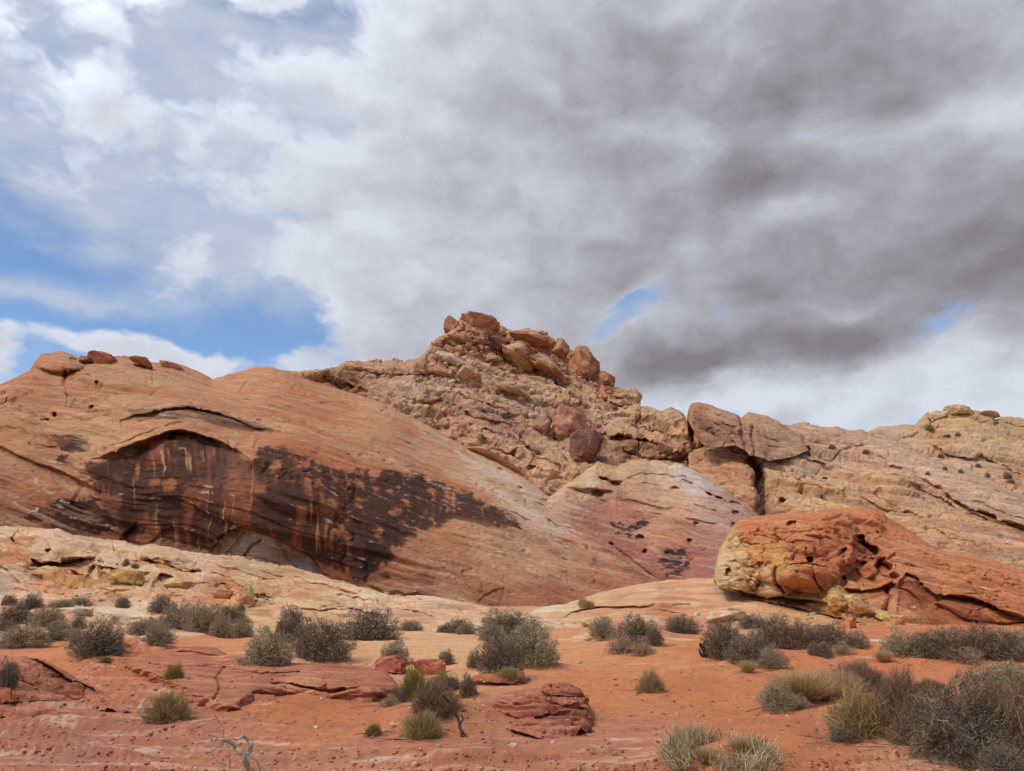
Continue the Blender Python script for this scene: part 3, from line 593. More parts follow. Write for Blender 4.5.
def dome_paint(C, X, Y, P, al, ac, seed):
    x, y, z = X * 0.09, P[..., 1], P[..., 2]
    n = fbm(np.stack([x / 2.6, y / 60, z / 5.5], -1), 5, 101, 0.6); streak = fbm(np.stack([x / 0.7, y / 60, z / 9.0], -1), 3, 102)
    blot = fbm(np.stack([al / 1.5, y / 6, ac / 0.9], -1), 6, 103, 0.66)
    v = inpoly(X, Y, VARN, 9); a = inpoly(X, Y, ALC, 8)
    mm = sst(v + 0.55 * (n * a + (0.55 * blot + 0.6 * n) * (1 - a)) + 0.26 * streak - 0.63 - 0.02 * (1 - a), 0.0, 0.32)
    C = mixc(C, (112, 62, 42), 0.75 * sst(a + 0.4 * n - 0.2, 0.0, 0.5))
    C = mixc(C, (146, 88, 60), 0.6 * sst(v + 0.5 * blot + 0.3 * n + 0.2 * streak - 0.55, 0, 0.4))
    C = mixc(C, (98, 58, 42), 0.85 * mm)
    m2 = sst(v - 0.55 + 0.5 * n + 0.5 * blot + 0.12 * streak, 0.05, 0.2); C = mixc(C, (64, 43, 35), 0.72 * m2 * mm)
    # lighter spalled plates and pale water streaks
    s = inpoly(X, Y, [(163, 482), (172, 477), (180, 483), (178, 491), (168, 492)], 1.5) + inpoly(X, Y, [(150, 479), (160, 478), (162, 486), (152, 487)], 1.5) + inpoly(X, Y, [(182, 503), (194, 503), (194, 510), (184, 510)], 2) + inpoly(X, Y, [(255, 487), (266, 486), (265, 494), (256, 494)], 2) + inpoly(X, Y, [(297, 507), (306, 507), (306, 524), (298, 522)], 2.5)
    C = mixc(C, (160, 96, 62), 0.8 * np.clip(s, 0, 1))
    st = sst(fbm(np.stack([x / 0.42, y / 60, z / 8.0], -1), 2, 104), 0.30, 0.52) * a * sst(perlin(np.stack([x / 3, y / 9, z / 4], -1), 105), -0.05, 0.35); C = mixc(C, (190, 134, 100), 0.75 * st)
    wash = inpoly(X, Y, [(192, 438), (214, 442), (246, 458), (262, 480), (250, 500), (215, 500), (196, 470)], 8); C = mixc(C, (140, 92, 72), 0.5 * wash * sst(streak, -0.3, 0.4))
    # grey floor of the low cave
    cave = inpoly(X, Y, [(p[0], p[1] + 1.5) for p in CAVE] + [(328, 600), (200, 600)], 1.5); C = mixc(C, (182, 158, 140), 0.92 * cave); 
    C = mixc(C, (140, 82, 62), 0.5 * cave * sst(fbm(P / 1.5, 3, 110), 0.1, 0.4) * sst(X, 262, 285))
    # isolated dark patches on the left shoulder
    p1 = inpoly(X, Y, [(52, 436), (64, 434), (86, 438), (93, 445), (80, 452), (60, 450)], 4); C = mixc(C, (58, 42, 40), 0.92 * sst(p1 + 0.5 * blot - 0.4, 0, 0.15))
    p2 = inpoly(X, Y, [(55, 455), (68, 455), (66, 466), (56, 464)], 4) + inpoly(X, Y, [(24, 520), (34, 505), (60, 500), (96, 496), (118, 524), (100, 536), (60, 530)], 8); C = mixc(C, (56, 36, 32), 0.9 * sst(p2 + 0.75 * blot - 0.52, 0, 0.15))
    p3 = inpoly(X, Y, [(365, 545), (385, 545), (395, 556), (378, 572), (362, 574)], 6); C = mixc(C, (60, 36, 32), 0.9 * sst(p3 + 0.7 * blot - 0.5, 0, 0.15))
    p4 = inpoly(X, Y, [(540, 505), (558, 512), (575, 530), (560, 545), (545, 535)], 6); C = mixc(C, (120, 80, 66), 0.7 * sst(p4 + 0.8 * blot - 0.62, 0, 0.15))
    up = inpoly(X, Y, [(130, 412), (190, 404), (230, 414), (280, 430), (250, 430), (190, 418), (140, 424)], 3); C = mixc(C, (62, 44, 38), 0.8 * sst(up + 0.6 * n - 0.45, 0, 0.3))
    # pale bed along the right flank
    w = inpoly(X, Y, [(455, 452), (480, 458), (520, 480), (560, 510), (575, 530), (555, 540), (520, 515), (480, 485)], 10); C = mixc(C, (210, 180, 156), 0.6 * sst(w + 0.55 * blot + 0.5 * fbm(np.stack([al / 9, ac / 0.5, y / 12], -1), 3, 119) - 0.45, 0, 0.22))
    m = sst(fbm(np.stack([al / 14, ac / 4.0, y / 14], -1), 5, 115, 0.6), 0.05, 0.35) * (1 - v); C = mixc(C, (194, 150, 112), m * 0.45)
    m = sst(fbm(np.stack([al / 9, ac / 3.0, y / 9], -1), 5, 116, 0.6), 0.15, 0.4) * (1 - v); C = mixc(C, (166, 100, 68), m * 0.35)
    m = sst(fbm(np.stack([al / 12, ac / 0.5, y / 12], -1), 3, 112), 0.2, 0.5) * (1 - v); C = mixc(C, (206, 158, 122), m * 0.35)
    return C
dome = formation('hill', -90, 690, 0.8,
    [(-90, 400), (-40, 392), (0, 384), (10, 380), (20, 375), (30, 370), (36, 360), (44, 354), (62, 351), (74, 356), (84, 360), (95, 358), (118, 356), (134, 357), (150, 362), (160, 363), (176, 363), (190, 368), (204, 374), (212, 379), (225, 376), (240, 371), (256, 367), (272, 367), (285, 370), (300, 377), (330, 386), (380, 402), (430, 425), (470, 447), (500, 462), (520, 474), (545, 492), (566, 508), (600, 535), (630, 558), (666, 583), (690, 596)],
    [(-90, 590), (0, 590), (300, 610), (420, 640), (690, 640)],
    [(-80, 400, 90), (0, 384, 88), (100, 355, 96), (213, 379, 106), (285, 370, 114), (330, 386, 114), (100, 430, 75), (200, 400, 84), (300, 430, 80), (380, 430, 92), (430, 425, 108), (470, 447, 104), (500, 462, 101), (0, 560, 63), (100, 560, 66), (200, 560, 65), (330, 590, 62), (400, 600, 60), (500, 620, 58), (600, 615, 62), (660, 590, 69), (400, 500, 70), (500, 510, 80), (545, 492, 94), (570, 520, 86), (620, 560, 76), (0, 470, 70), (-80, 560, 62), (550, 570, 68)],
    [(0, 395, (174, 116, 84)), (60, 360, (180, 120, 86)), (20, 400, (176, 118, 86)), (100, 370, (190, 130, 94)), (150, 400, (184, 120, 86)), (20, 430, (176, 128, 92)), (80, 420, (180, 122, 86)), (30, 480, (172, 118, 86)), (20, 510, (140, 88, 64)), (60, 490, (162, 106, 78)), (60, 520, (130, 78, 56)), (100, 445, (182, 130, 96)), (130, 440, (188, 134, 96)), (170, 424, (192, 136, 98)), (230, 436, (186, 128, 92)), (213, 390, (190, 130, 94)), (260, 375, (190, 130, 94)), (300, 400, (184, 120, 84)), (350, 420, (186, 120, 80)), (270, 420, (182, 118, 84)), (400, 440, (184, 118, 80)), (430, 432, (198, 148, 116)), (380, 405, (196, 142, 108)), (470, 470, (194, 146, 116)), (500, 490, (202, 164, 138)), (540, 510, (198, 158, 132)), (570, 520, (186, 126, 98)), (560, 500, (204, 168, 142)), (600, 540, (180, 118, 94)), (640, 572, (174, 112, 90)), (585, 525, (178, 116, 96)), (440, 480, (180, 110, 72)), (480, 510, (190, 126, 86)), (400, 560, (168, 108, 78)), (450, 570, (164, 112, 82)), (500, 560, (182, 130, 96)), (550, 560, (182, 132, 100)), (600, 580, (168, 112, 84)), (500, 600, (150, 96, 72)), (420, 590, (138, 84, 62)), (550, 600, (158, 98, 74)), (350, 450, (176, 108, 70)), (380, 520, (174, 108, 74)), (450, 540, (180, 118, 82)), (300, 455, (168, 100, 66)), (180, 480, (120, 68, 50)), (250, 520, (124, 72, 52)), (330, 560, (140, 78, 54)), (350, 585, (130, 72, 52))],
    M_dome, seed=31, dip=math.radians(17), roundtop=(0.16, 9), big=(0.5, 11), bed=(0.26, 0.8, 12), ledges=[(3.0, 0.45, 0.0), (1.1, 0.25, -0.05), (0.5, 0.1, -0.1)], blocks=[(7.0, 0.25, 0.35, 0.12)], crackmask=lambda X, Y: 1 - 0.85 * inpoly(X, Y, ALC, 8), blockmask=lambda X, Y: (1 - inpoly(X, Y, VARN, 10)) * sst(Y, 400, 380), fine=(0.06, 0.5), cracks=(0.40, 4.0), crag=0.8, back=(45, 40), feats=dome_feats, paint=dome_paint, cstripe=0.13)
tag(dome, 'great rounded orange sandstone dome with an arched alcove streaked black by desert varnish', 'hill', kind=KIND)

# ------------------------------------------------------------------ pale ledges at the foot
def ledge_feats(X, Y):
    d = f_lip(X, Y, [(27, 556), (40, 560), (58, 559), (75, 560), (97, 560)], 22, 2.2)
    d += f_lip(X, Y, [(84, 580), (92, 566), (110, 568), (130, 574), (150, 577)], 9, 1.6)
    d += f_lip(X, Y, [(136, 556), (150, 559), (170, 565), (190, 573), (202, 576)], 8, 1.6)
    d += f_lip(X, Y, [(150, 585), (160, 577), (172, 578), (190, 585)], 7, 1.0) + f_lip(X, Y, [(215, 583), (225, 582), (238, 590)], 5, 0.8)
    d += f_lip(X, Y, [(165, 560), (190, 568), (230, 580), (262, 592)], 3, 0.6) + f_lip(X, Y, [(180, 553), (215, 563), (250, 572), (300, 586)], 2.5, 0.6) + f_lip(X, Y, [(240, 562), (280, 574), (320, 586), (360, 596)], 3, 0.7)
    d += f_bulge(X, Y, 318, 601, 40, 9, 1.2, 0.05) + f_bulge(X, Y, 248, 596, 20, 10, 1.2, 0.1) + f_lip(X, Y, [(245, 595), (255, 592), (275, 598)], 8, 1.2)
    d += f_bulge(X, Y, 110, 578, 30, 12, 1.0, 0.2) + f_lip(X, Y, [(330, 596), (350, 597), (375, 602)], 5, 0.9) + f_lip(X, Y, [(350, 608), (370, 611), (390, 613)], 5, 0.9)
    d += f_lip(X, Y, [(400, 608), (420, 610), (440, 614)], 5, 0.8) + f_lip(X, Y, [(380, 602), (410, 607), (450, 612)], 2, 0.5) + f_lip(X, Y, [(0, 566), (8, 570), (18, 580), (26, 588)], 3, 0.9) + f_lip(X, Y, [(440, 604), (470, 609), (500, 614)], 2, 0.6)
    d += f_crack(X, Y, [(5, 545), (12, 538), (20, 530)], 0.9, 0.4) + f_crack(X, Y, [(112, 540), (118, 552), (125, 560)], 0.9, 0.5) + f_lip(X, Y, [(0, 541), (14, 545), (30, 548)], 2, 0.6)
    d += f_lips(X, Y, [(0, 535), (140, 552), (330, 585), (500, 612), (420, 614), (250, 604), (120, 600), (0, 590)], 60, .18, (14, 60), 3.0, 0.55, 10)
    d += f_pit(X, Y, 49, 551, 4, 1.5, 0.7) + f_pit(X, Y, 255, 604, 4, 3, 0.6)
    return d * 1.5
def ledge_paint(C, X, Y, P, al, ac, seed):
    f = inpoly(X, Y, [(30, 561), (96, 562), (88, 580), (60, 588), (35, 580)], 4) + inpoly(X, Y, [(84, 576), (110, 572), (150, 579), (150, 588), (110, 590)], 4); C = mixc(C, (186, 132, 72), 0.6 * np.clip(f, 0, 1) * sst(fbm(P / 0.9, 3, 120), -0.4, 0.2))
    m = sst(fbm(np.stack([al / 7, ac / 0.35, P[..., 1] / 7], -1), 3, 121), 0.1, 0.45); C = mixc(C, (218, 184, 150), m * 0.5)
    m = sst(fbm(np.stack([al / 6, ac / 0.5, P[..., 1] / 6], -1), 3, 122), 0.2, 0.5); C = mixc(C, (186, 116, 78), m * 0.45)
    m = sst(fbm(np.stack([al / 3, ac / 0.4, P[..., 1] / 3], -1), 3, 123), 0.3, 0.5) * sst(X, 150, 250); C = mixc(C, (140, 104, 68), m * 0.5)
    return C
ledge = formation('rock_terrain', -90, 575, 0.75,
    [(-90, 528), (0, 526), (30, 527), (60, 530), (80, 535), (100, 538), (125, 541), (140, 546), (150, 543), (170, 547), (185, 551), (200, 553), (250, 560), (300, 570), (335, 579), (370, 590), (390, 596), (405, 597), (420, 595), (440, 598), (470, 604), (500, 610), (520, 613), (550, 618), (575, 626)],
    [(-90, 640), (575, 640)],
    [(-80, 528, 58), (0, 526, 57), (200, 553, 54), (335, 579, 50), (420, 596, 42), (520, 613, 34), (570, 624, 31), (0, 590, 42), (100, 590, 41), (250, 600, 39), (0, 618, 30), (150, 618, 30.5), (300, 624, 30), (500, 634, 26), (420, 620, 31), (150, 560, 48), (60, 550, 50), (-80, 620, 30)],
    [(0, 535, (206, 166, 132)), (50, 540, (208, 168, 136)), (120, 552, (208, 166, 134)), (12, 560, (190, 124, 84)), (60, 572, (176, 124, 76)), (100, 555, (212, 168, 134)), (60, 590, (206, 142, 106)), (110, 582, (180, 128, 78)), (160, 575, (198, 150, 108)), (180, 592, (212, 148, 108)), (200, 565, (206, 166, 134)), (250, 572, (196, 160, 124)), (230, 590, (200, 132, 92)), (250, 598, (198, 148, 98)), (310, 600, (206, 154, 108)), (320, 585, (206, 166, 128)), (370, 600, (214, 172, 138)), (430, 602, (218, 174, 140)), (480, 610, (218, 160, 122)), (200, 605, (212, 146, 106)), (100, 605, (206, 156, 122)), (20, 600, (198, 150, 118)), (5, 578, (180, 150, 126)), (420, 615, (206, 154, 118)), (300, 615, (210, 148, 108)), (540, 618, (214, 170, 136)), (130, 612, (204, 168, 138))],
    M_slab, seed=41, dip=math.radians(9), roundtop=(0.10, 3.0), big=(0.45, 5), bed=(0.20, 0.5, 5), ledges=[(1.1, 0.45, -0.1), (0.45, 0.2, -0.1)], fine=(0.05, 0.25), cracks=(0.22, 2.0), crag=0.8, back=(10, 8), blocks=[(2.6, 0.22, 0.85, 0.3), (0.9, 0.3, 0.4, 0.16)], feats=ledge_feats, paint=ledge_paint)
tag(ledge, 'pale cream sandstone ledges stepping down in front of the dome on the left', 'rock', kind=KIND)

def mound_feats(X, Y):
    d = f_lip(X, Y, [(560, 618), (572, 612), (590, 608), (615, 606), (640, 606), (658, 603)], 9, 1.8)
    d += f_lip(X, Y, [(662, 601), (672, 605), (690, 604), (706, 608)], 5, 0.8) + f_lip(X, Y, [(640, 612), (660, 610), (690, 616), (700, 622)], 5, 1.0) + f_lip(X, Y, [(705, 620), (720, 614), (745, 617)], 4, 0.7)
    d += f_lip(X, Y, [(596, 600), (615, 592), (640, 585), (660, 583)], 2, 0.5) + f_lip(X, Y, [(545, 615), (570, 610), (600, 596)], 2.5, 0.6)
    d += f_lip(X, Y, [(720, 602), (760, 606), (800, 614), (840, 622)], 2, 0.5) + f_lip(X, Y, [(760, 618), (800, 622), (840, 630)], 2.5, 0.6) + f_crack(X, Y, [(790, 630), (830, 618), (860, 626)], 0.9, 0.4)
    d += f_lips(X, Y, [(540, 614), (640, 588), (720, 582), (860, 618), (880, 632), (600, 622)], 34, .05, (14, 60), 2.5, 0.4, 11)
    d += f_bulge(X, Y, 727, 618, 26, 8, 0.7, -0.1) + f_bulge(X, Y, 610, 622, 24, 6, 0.6) + f_bulge(X, Y, 560, 620, 22, 7, 0.6)
    return d
def mound_paint(C, X, Y, P, al, ac, seed):
    m = sst(fbm(np.stack([al / 5, ac / 0.3, P[..., 1] / 5], -1), 3, 131), 0.1, 0.45); C = mixc(C, (222, 184, 150), m * 0.45)
    m = sst(fbm(np.stack([al / 5, ac / 0.4, P[..., 1] / 5], -1), 3, 132), 0.15, 0.45); C = mixc(C, (196, 122, 80), m * 0.4)
    m = sst(fbm(P / 1.5, 3, 133), 0.0, 0.4) * sst(X, 750, 800); C = mixc(C, (206, 158, 92), m * 0.4)
    return C
mound = formation('rock_terrain', 520, 1100, 0.75,
    [(520, 622), (535, 610), (550, 607), (565, 604), (580, 600), (600, 592), (620, 588), (640, 584), (655, 581), (690, 578), (720, 578), (745, 585), (780, 596), (820, 606), (860, 614), (900, 622), (950, 630), (1100, 640)],
    [(520, 645), (1100, 660)],
    [(540, 610, 40), (600, 592, 47), (680, 578, 52), (740, 584, 50), (820, 606, 44), (900, 622, 38), (1080, 638, 32), (560, 630, 28.5), (700, 632, 27.5), (850, 636, 27), (1050, 650, 25), (640, 606, 36), (760, 610, 36)],
    [(545, 612, (218, 176, 142)), (600, 600, (216, 170, 136)), (650, 592, (212, 164, 130)), (720, 588, (210, 162, 128)), (700, 605, (208, 150, 112)), (600, 612, (196, 128, 90)), (660, 612, (190, 122, 84)), (725, 616, (206, 150, 116)), (760, 604, (206, 156, 112)), (800, 614, (204, 152, 98)), (840, 622, (208, 150, 104)), (870, 628, (210, 154, 122)), (620, 624, (208, 150, 112)), (560, 622, (212, 166, 130)), (690, 625, (200, 132, 94)), (800, 630, (204, 140, 100)), (900, 634, (214, 172, 146)), (1000, 640, (200, 130, 92))],
    M_slab, seed=46, dip=math.radians(-6), roundtop=(0.12, 3.0), big=(0.3, 5), bed=(0.14, 0.4, 5), ledges=[(0.9, 0.18, 0.0), (0.4, 0.08, -0.05)], fine=(0.035, 0.22), cracks=(0.16, 2.0), crag=0.6, back=(10, 8), blocks=[(3.0, 0.2, 0.25, 0.1), (1.0, 0.25, 0.12, 0.06)], feats=mound_feats, paint=mound_paint)
tag(mound, 'smooth pale pink sandstone mound under the orange outcrop', 'rock', kind=KIND)

# ------------------------------------------------------------------ orange outcrop on the right
def out_feats(X, Y):
    d = f_lip(X, Y, [(728, 588), (740, 590), (760, 596), (800, 600), (830, 602)], 6, 2.5)
    d += f_bulge(X, Y, 800, 545, 68, 42, 2.2) + f_bulge(X, Y, 738, 572, 22, 22, 1.4) + f_bulge(X, Y, 775, 580, 24, 18, 1.2) + f_bulge(X, Y, 806, 578, 26, 14, 1.2, 0.1)
    d += f_pit(X, Y, 728, 572, 6, 6, 0.9) + f_lip(X, Y, [(720, 561), (735, 558), (750, 562), (764, 560)], 5, 0.5) + f_lip(X, Y, [(735, 582), (750, 578), (765, 584)], 4, 0.4)
    # complex of hollows in the middle
    d += f_pit(X, Y, 866, 552, 18, 16, 2.6, -0.3) + f_pit(X, Y, 856, 570, 16, 12, 1.6) + f_pit(X, Y, 884, 566, 11, 9, 2.4, 0.5) + f_pit(X, Y, 864, 537, 8, 5, 2.0, 0.4) + f_pit(X, Y, 844, 580, 4, 6, 1.6) + f_pit(X, Y, 892, 577, 6, 5, 2.0)
    d += f_bulge(X, Y, 868, 566, 12, 12, 1.4) + f_bulge(X, Y, 856, 556, 8, 10, 1.0)
    d += f_pit(X, Y, 812, 558, 4, 4, 1.2) + f_pit(X, Y, 843, 551, 4, 2.5, 1.2, -0.6) + f_pit(X, Y, 792, 523, 5, 2.2, 1.0) + f_pit(X, Y, 880, 531, 2, 1.5, .8)
    d += f_lip(X, Y, [(864, 555), (876, 556), (888, 562), (896, 570)], 5, 1.2)
    # facet under the long sloping back
    d += f_bulge(X, Y, 960, 585, 90, 30, 2.2, 0.3)
    d += f_lip(X, Y, [(897, 585), (906, 574), (916, 580), (925, 587), (945, 596), (965, 597), (985, 603), (1010, 614), (1030, 622)], 26, 1.8, wob=1.0)
    d += f_lip(X, Y, [(962, 575), (985, 588), (1005, 605)], 2, 0.5) + f_lip(X, Y, [(840, 586), (858, 589), (880, 588), (896, 584)], 12, 1.3)
    d += f_crack(X, Y, [(885, 590), (888, 602), (883, 614)], 1.8, 1.2) + f_bulge(X, Y, 860, 603, 26, 12, 1.0, 0.2) + f_bulge(X, Y, 836, 598, 14, 12, 0.9)
    d += f_lips(X, Y, [(740, 520), (850, 510), (890, 515), (1024, 575), (1024, 620), (930, 570), (840, 545), (750, 545)], 34, .22, (10, 45), 2.5, 0.5, 12)
    d += f_lip(X, Y, [(776, 566), (790, 562), (812, 563), (830, 568)], 3, 0.5) + f_crack(X, Y, [(776, 566), (774, 580), (784, 594)], 1.2, 0.7) + f_crack(X, Y, [(812, 560), (815, 575), (822, 590)], 1.0, 0.6)
    d += f_lip(X, Y, [(826, 527), (836, 531), (846, 536)], 2.5, 0.6) + f_lip(X, Y, [(740, 522), (770, 527), (800, 532), (830, 528)], 2, 0.35) + f_lip(X, Y, [(895, 548), (930, 554), (970, 566), (1000, 580)], 2, 0.5)
    return d
def out_paint(C, X, Y, P, al, ac, seed):
    n = fbm(P / 1.1, 4, 140); b = fbm(np.stack([al / 5, ac / 0.4, P[..., 1] / 5], -1), 3, 141)
    y_ = inpoly(X, Y, [(716, 560), (724, 540), (734, 532), (756, 545), (772, 560), (776, 580), (800, 600), (760, 602), (722, 588)], 8); C = mixc(C, (206, 160, 126), 0.6 * sst(y_ + 0.5 * n - 0.35, 0, 0.4))
    o = inpoly(X, Y, [(745, 545), (768, 545), (772, 562), (750, 566)], 5); C = mixc(C, (190, 122, 56), 0.7 * sst(o + 0.5 * n - 0.4, 0, 0.3))
    r = inpoly(X, Y, [(736, 516), (800, 512), (850, 508), (890, 510), (850, 530), (800, 540), (765, 550), (740, 535)], 6); C = mixc(C, (202, 116, 74), 0.4 * sst(r + 0.4 * b - 0.3, 0, 0.4))
    C = mixc(C, (212, 146, 106), 0.6 * sst(b, 0.1, 0.5)); 
    k = inpoly(X, Y, [(900, 580), (925, 592), (985, 608), (985, 622), (920, 618), (896, 604)], 7); C = mixc(C, (142, 72, 46), 0.55 * sst(k + 0.4 * n - 0.35, 0, 0.4))  # facet below the lip painted darker, its shade put into the colour
    g = inpoly(X, Y, [(800, 585), (835, 582), (850, 598), (835, 608), (800, 602)], 6); C = mixc(C, (200, 152, 92), 0.6 * sst(g + 0.5 * n - 0.35, 0, 0.4))
    return C
outcrop = formation('sandstone_outcrop', 714, 1110, 0.7,
    [(714, 576), (716, 562), (719, 550), (724, 541), (730, 531), (735, 524), (740, 520), (750, 517), (765, 515), (790, 513), (812, 513), (825, 509), (845, 507), (862, 506), (876, 508), (884, 512), (888, 518), (900, 524), (915, 534), (930, 545), (945, 551), (970, 556), (1000, 563), (1024, 570), (1110, 592)],
    [(714, 578), (718, 586), (724, 591), (740, 596), (765, 603), (800, 608), (830, 612), (850, 622), (880, 628), (900, 632), (950, 636), (1024, 642), (1110, 648)],
    [(716, 578, 42), (740, 594, 40.5), (800, 602, 39.5), (850, 618, 36.5), (900, 628, 35), (1024, 640, 33), (1100, 645, 32), (740, 520, 46), (850, 507, 51), (890, 515, 52), (930, 545, 49), (1024, 570, 46), (1100, 590, 44), (800, 560, 42), (900, 560, 44), (960, 590, 40)],
    [(745, 522, (186, 104, 70)), (790, 518, (194, 116, 80)), (850, 512, (196, 116, 78)), (885, 516, (188, 104, 66)), (820, 535, (188, 106, 70)), (820, 552, (182, 94, 60)), (735, 540, (196, 158, 104)), (726, 560, (200, 168, 118)), (760, 560, (184, 124, 62)), (752, 580, (188, 152, 96)), (790, 580, (176, 106, 70)), (770, 596, (176, 130, 70)), (830, 575, (180, 96, 60)), (870, 560, (168, 84, 54)), (900, 545, (196, 110, 72)), (960, 565, (194, 110, 72)), (1010, 580, (192, 106, 70)), (1024, 600, (186, 100, 64)), (920, 600, (158, 86, 56)), (980, 612, (160, 84, 52)), (1000, 622, (170, 96, 54)), (840, 598, (190, 136, 86)), (865, 600, (192, 120, 80)), (880, 620, (190, 118, 84)), (910, 620, (190, 122, 86)), (850, 590, (190, 110, 74))],
    M_red, seed=52, dip=math.radians(16), tint=(1.0, 1.18, 1.22), roundtop=(0.14, 3.5), sides=[(714, 16, 3.0)], big=(0.35, 3.5), bed=(0.14, 0.4, 5), ledges=[(1.0, 0.16, 0.05), (0.42, 0.08, 0.0)], fine=(0.05, 0.28), cracks=(0.25, 1.8), crag=0.8, back=(14, 8), blocks=[(3.4, 0.5, 0.5, 0.12), (1.4, 0.6, 0.26, 0.08)], feats=out_feats, paint=out_paint)
tag(outcrop, 'big orange and yellow sandstone outcrop with dark hollows on the right', 'rock')

# ------------------------------------------------------------------ the ground: one sheet out to the horizon
def gpt(px, py):
    Y = float(gYh(py, 0.0)); p = at(px, py, Y); return p[0], p[1]
ROCKLINE = [(-300, 690), (0, 700), (150, 702), (230, 714), (300, 736), (400, 746), (470, 738), (560, 748), (600, 728), (640, 716), (680, 726), (700, 748), (800, 775), (860, 740), (940, 748), (1000, 772), (1300, 800)]
BUMPS = [(300, 648, 1.6, .22), (725, 764, 0.75, .20), (442, 722, 0.9, .26), (505, 668, 1.6, .16), (745, 664, 2.6, .22), (790, 645, 2.6, .2), (140, 652, 1.8, .26), (990, 748, 1.4, .2), (950, 655, 3.0, .25), (860, 725, .8, .16), (785, 708, 0.9, .12), (640, 652, 2.0, .12), (210, 640, 3.0, .2), (100, 660, 1.5, .15), (268, 664, 1.2, .12)]
BUMPS = [(*gpt(a, b), s, h) for a, b, s, h in BUMPS]
def make_ground():
    fa = np.radians(np.arange(-37, 37.01, 0.075)); ca = np.radians(np.concatenate([np.linspace(-180, -40, 36), np.linspace(-39.5, -37.5, 5)]))
    ang = np.concatenate([ca, fa, -ca[::-1][:-1]])
    r = np.concatenate([[0.01, 1.0, 2.0, 3.0], 4.0 * 1.0058 ** np.arange(0, 470), 64 * 1.25 ** np.arange(0, 22)])
    A, R = np.meshgrid(ang, r); X = R * np.sin(A); Yw = R * np.cos(A)
    # where each spot lies, for the bed colours
    v = np.stack([X, Yw, np.full_like(X, -EYE)], -1); fz = v[..., 1] * cp + v[..., 2] * sp; uz = -v[..., 1] * sp + v[..., 2] * cp
    ok = fz > 0.5; fzs = np.where(ok, fz, 1)
    PX = np.where(ok, W / 2 + F * X / fzs, 512); PY = np.where(ok, H / 2 - F * uz / fzs, 800)
    PX = np.clip(PX, -200, 1230); PY = np.clip(PY, 570, 830)
    P2 = np.stack([X, Yw, np.zeros_like(X)], -1)
    near = 1 - sst(R, 45, 60)
    zone = sst(PY - interp(ROCKLINE, PX) + 26 * fbm(P2 / 0.9, 3, 201), -10, 14) * near
    zone = np.maximum(zone, near * sst(inpoly(PX, PY, [(80, 662), (130, 648), (215, 652), (280, 692), (260, 725), (120, 728)], 10) + 0.5 * fbm(P2 / 0.8, 3, 221) - 0.4, 0, .3))
    Z = 0.07 * fbm(P2 / 3.5, 3, 202) + 0.018 * fbm(P2 / 0.5, 4, 203, 0.6) * (1 - zone * 0.5) + 0.010 * ridged(P2 * np.array([0.5, 1.6, 1]) / 0.22, 2, 204) * (1 - zone)
    clump = np.maximum(0, perlin(P2 / 0.16, 205) - 0.15) * 0.05 * sst(perlin(P2 / 1.3, 206), -0.1, 0.3); Z += clump * near
    # slickrock: thin beds stepping up away from the viewer
    q = (Yw + 0.12 * X + 0.5 * fbm(P2 * np.array([0.35, 1, 1]) / 0.8, 4, 207)) / 0.42
    fr = q - np.floor(q); lay = perlin(np.stack([np.floor(q) * 5.3, X / 1.6, X * 0], -1), 208)
    Z += zone * 0.08 * (1 - fr) * sst(fr, 0, 0.12) * sst(lay, -0.2, 0.25) + zone * 0.03 * fbm(np.stack([X / 1.2, Yw / 0.25, X * 0], -1), 4, 209, 0.6)
    for (bx, by, s, h) in BUMPS: Z += h * np.exp(-((X - bx) ** 2 + (Yw - by) ** 2) / (s * s * 0.5)) * (1 + 0.35 * perlin(P2 / 0.5, 210))
    Z *= near; Z[:4] = 0; Z -= 0.022 * np.clip(R - 18, 0, 27)
    cols = [(100, 755, (166, 102, 80)), (250, 760, (168, 104, 82)), (350, 750, (172, 108, 82)), (450, 757, (166, 98, 72)), (600, 757, (172, 106, 80)), (620, 738, (178, 108, 82)), (520, 762, (170, 102, 76)), (300, 715, (180, 102, 66)), (350, 718, (182, 102, 66)), (600, 695, (190, 110, 72)), (700, 695, (184, 106, 68)), (650, 662, (194, 118, 80)), (620, 645, (198, 124, 86)), (400, 640, (208, 150, 110)), (450, 645, (206, 146, 106)), (330, 652, (202, 138, 98)), (140, 652, (192, 108, 70)), (220, 642, (200, 124, 86)), (700, 655, (192, 114, 76)), (900, 662, (192, 108, 70)), (800, 665, (190, 108, 70)), (820, 745, (174, 100, 68)), (900, 750, (180, 116, 88)), (960, 766, (182, 118, 90)), (760, 772, (182, 104, 66)), (30, 645, (192, 114, 78)), (10, 612, (198, 134, 96)), (200, 702, (174, 102, 74)), (560, 640, (202, 130, 92)), (60, 722, (164, 98, 74)), (512, 800, (170, 102, 76)), (160, 735, (166, 98, 74)), (512, 610, (204, 140, 104))]
    wq = P2 / 1.5; C = idw(cols, PX + 22 * fbm(wq, 3, 211), PY + 9 * fbm(wq + 9, 3, 212), ys=2.0) / ILL
    C *= (1 + 0.10 * fbm(P2 / 0.35, 3, 213, 0.65) + 0.06 * perlin(P2 / 4.0, 214))[..., None]
    st = fbm(np.stack([X / 1.6 + 0.2 * Yw, Yw / 0.16, X * 0], -1), 4, 215, 0.6)
    C = mixc(C, (150, 84, 62), 0.5 * zone * sst(st, 0.1, 0.5)); C = mixc(C, (206, 152, 124), 0.5 * zone * sst(-st, 0.25, 0.6))
    salt = sst(fbm(np.stack([X / 1.1, Yw / 0.2, X * 0], -1), 3, 216), 0.42, 0.62); C = mixc(C, (216, 172, 148), 0.6 * zone * salt)
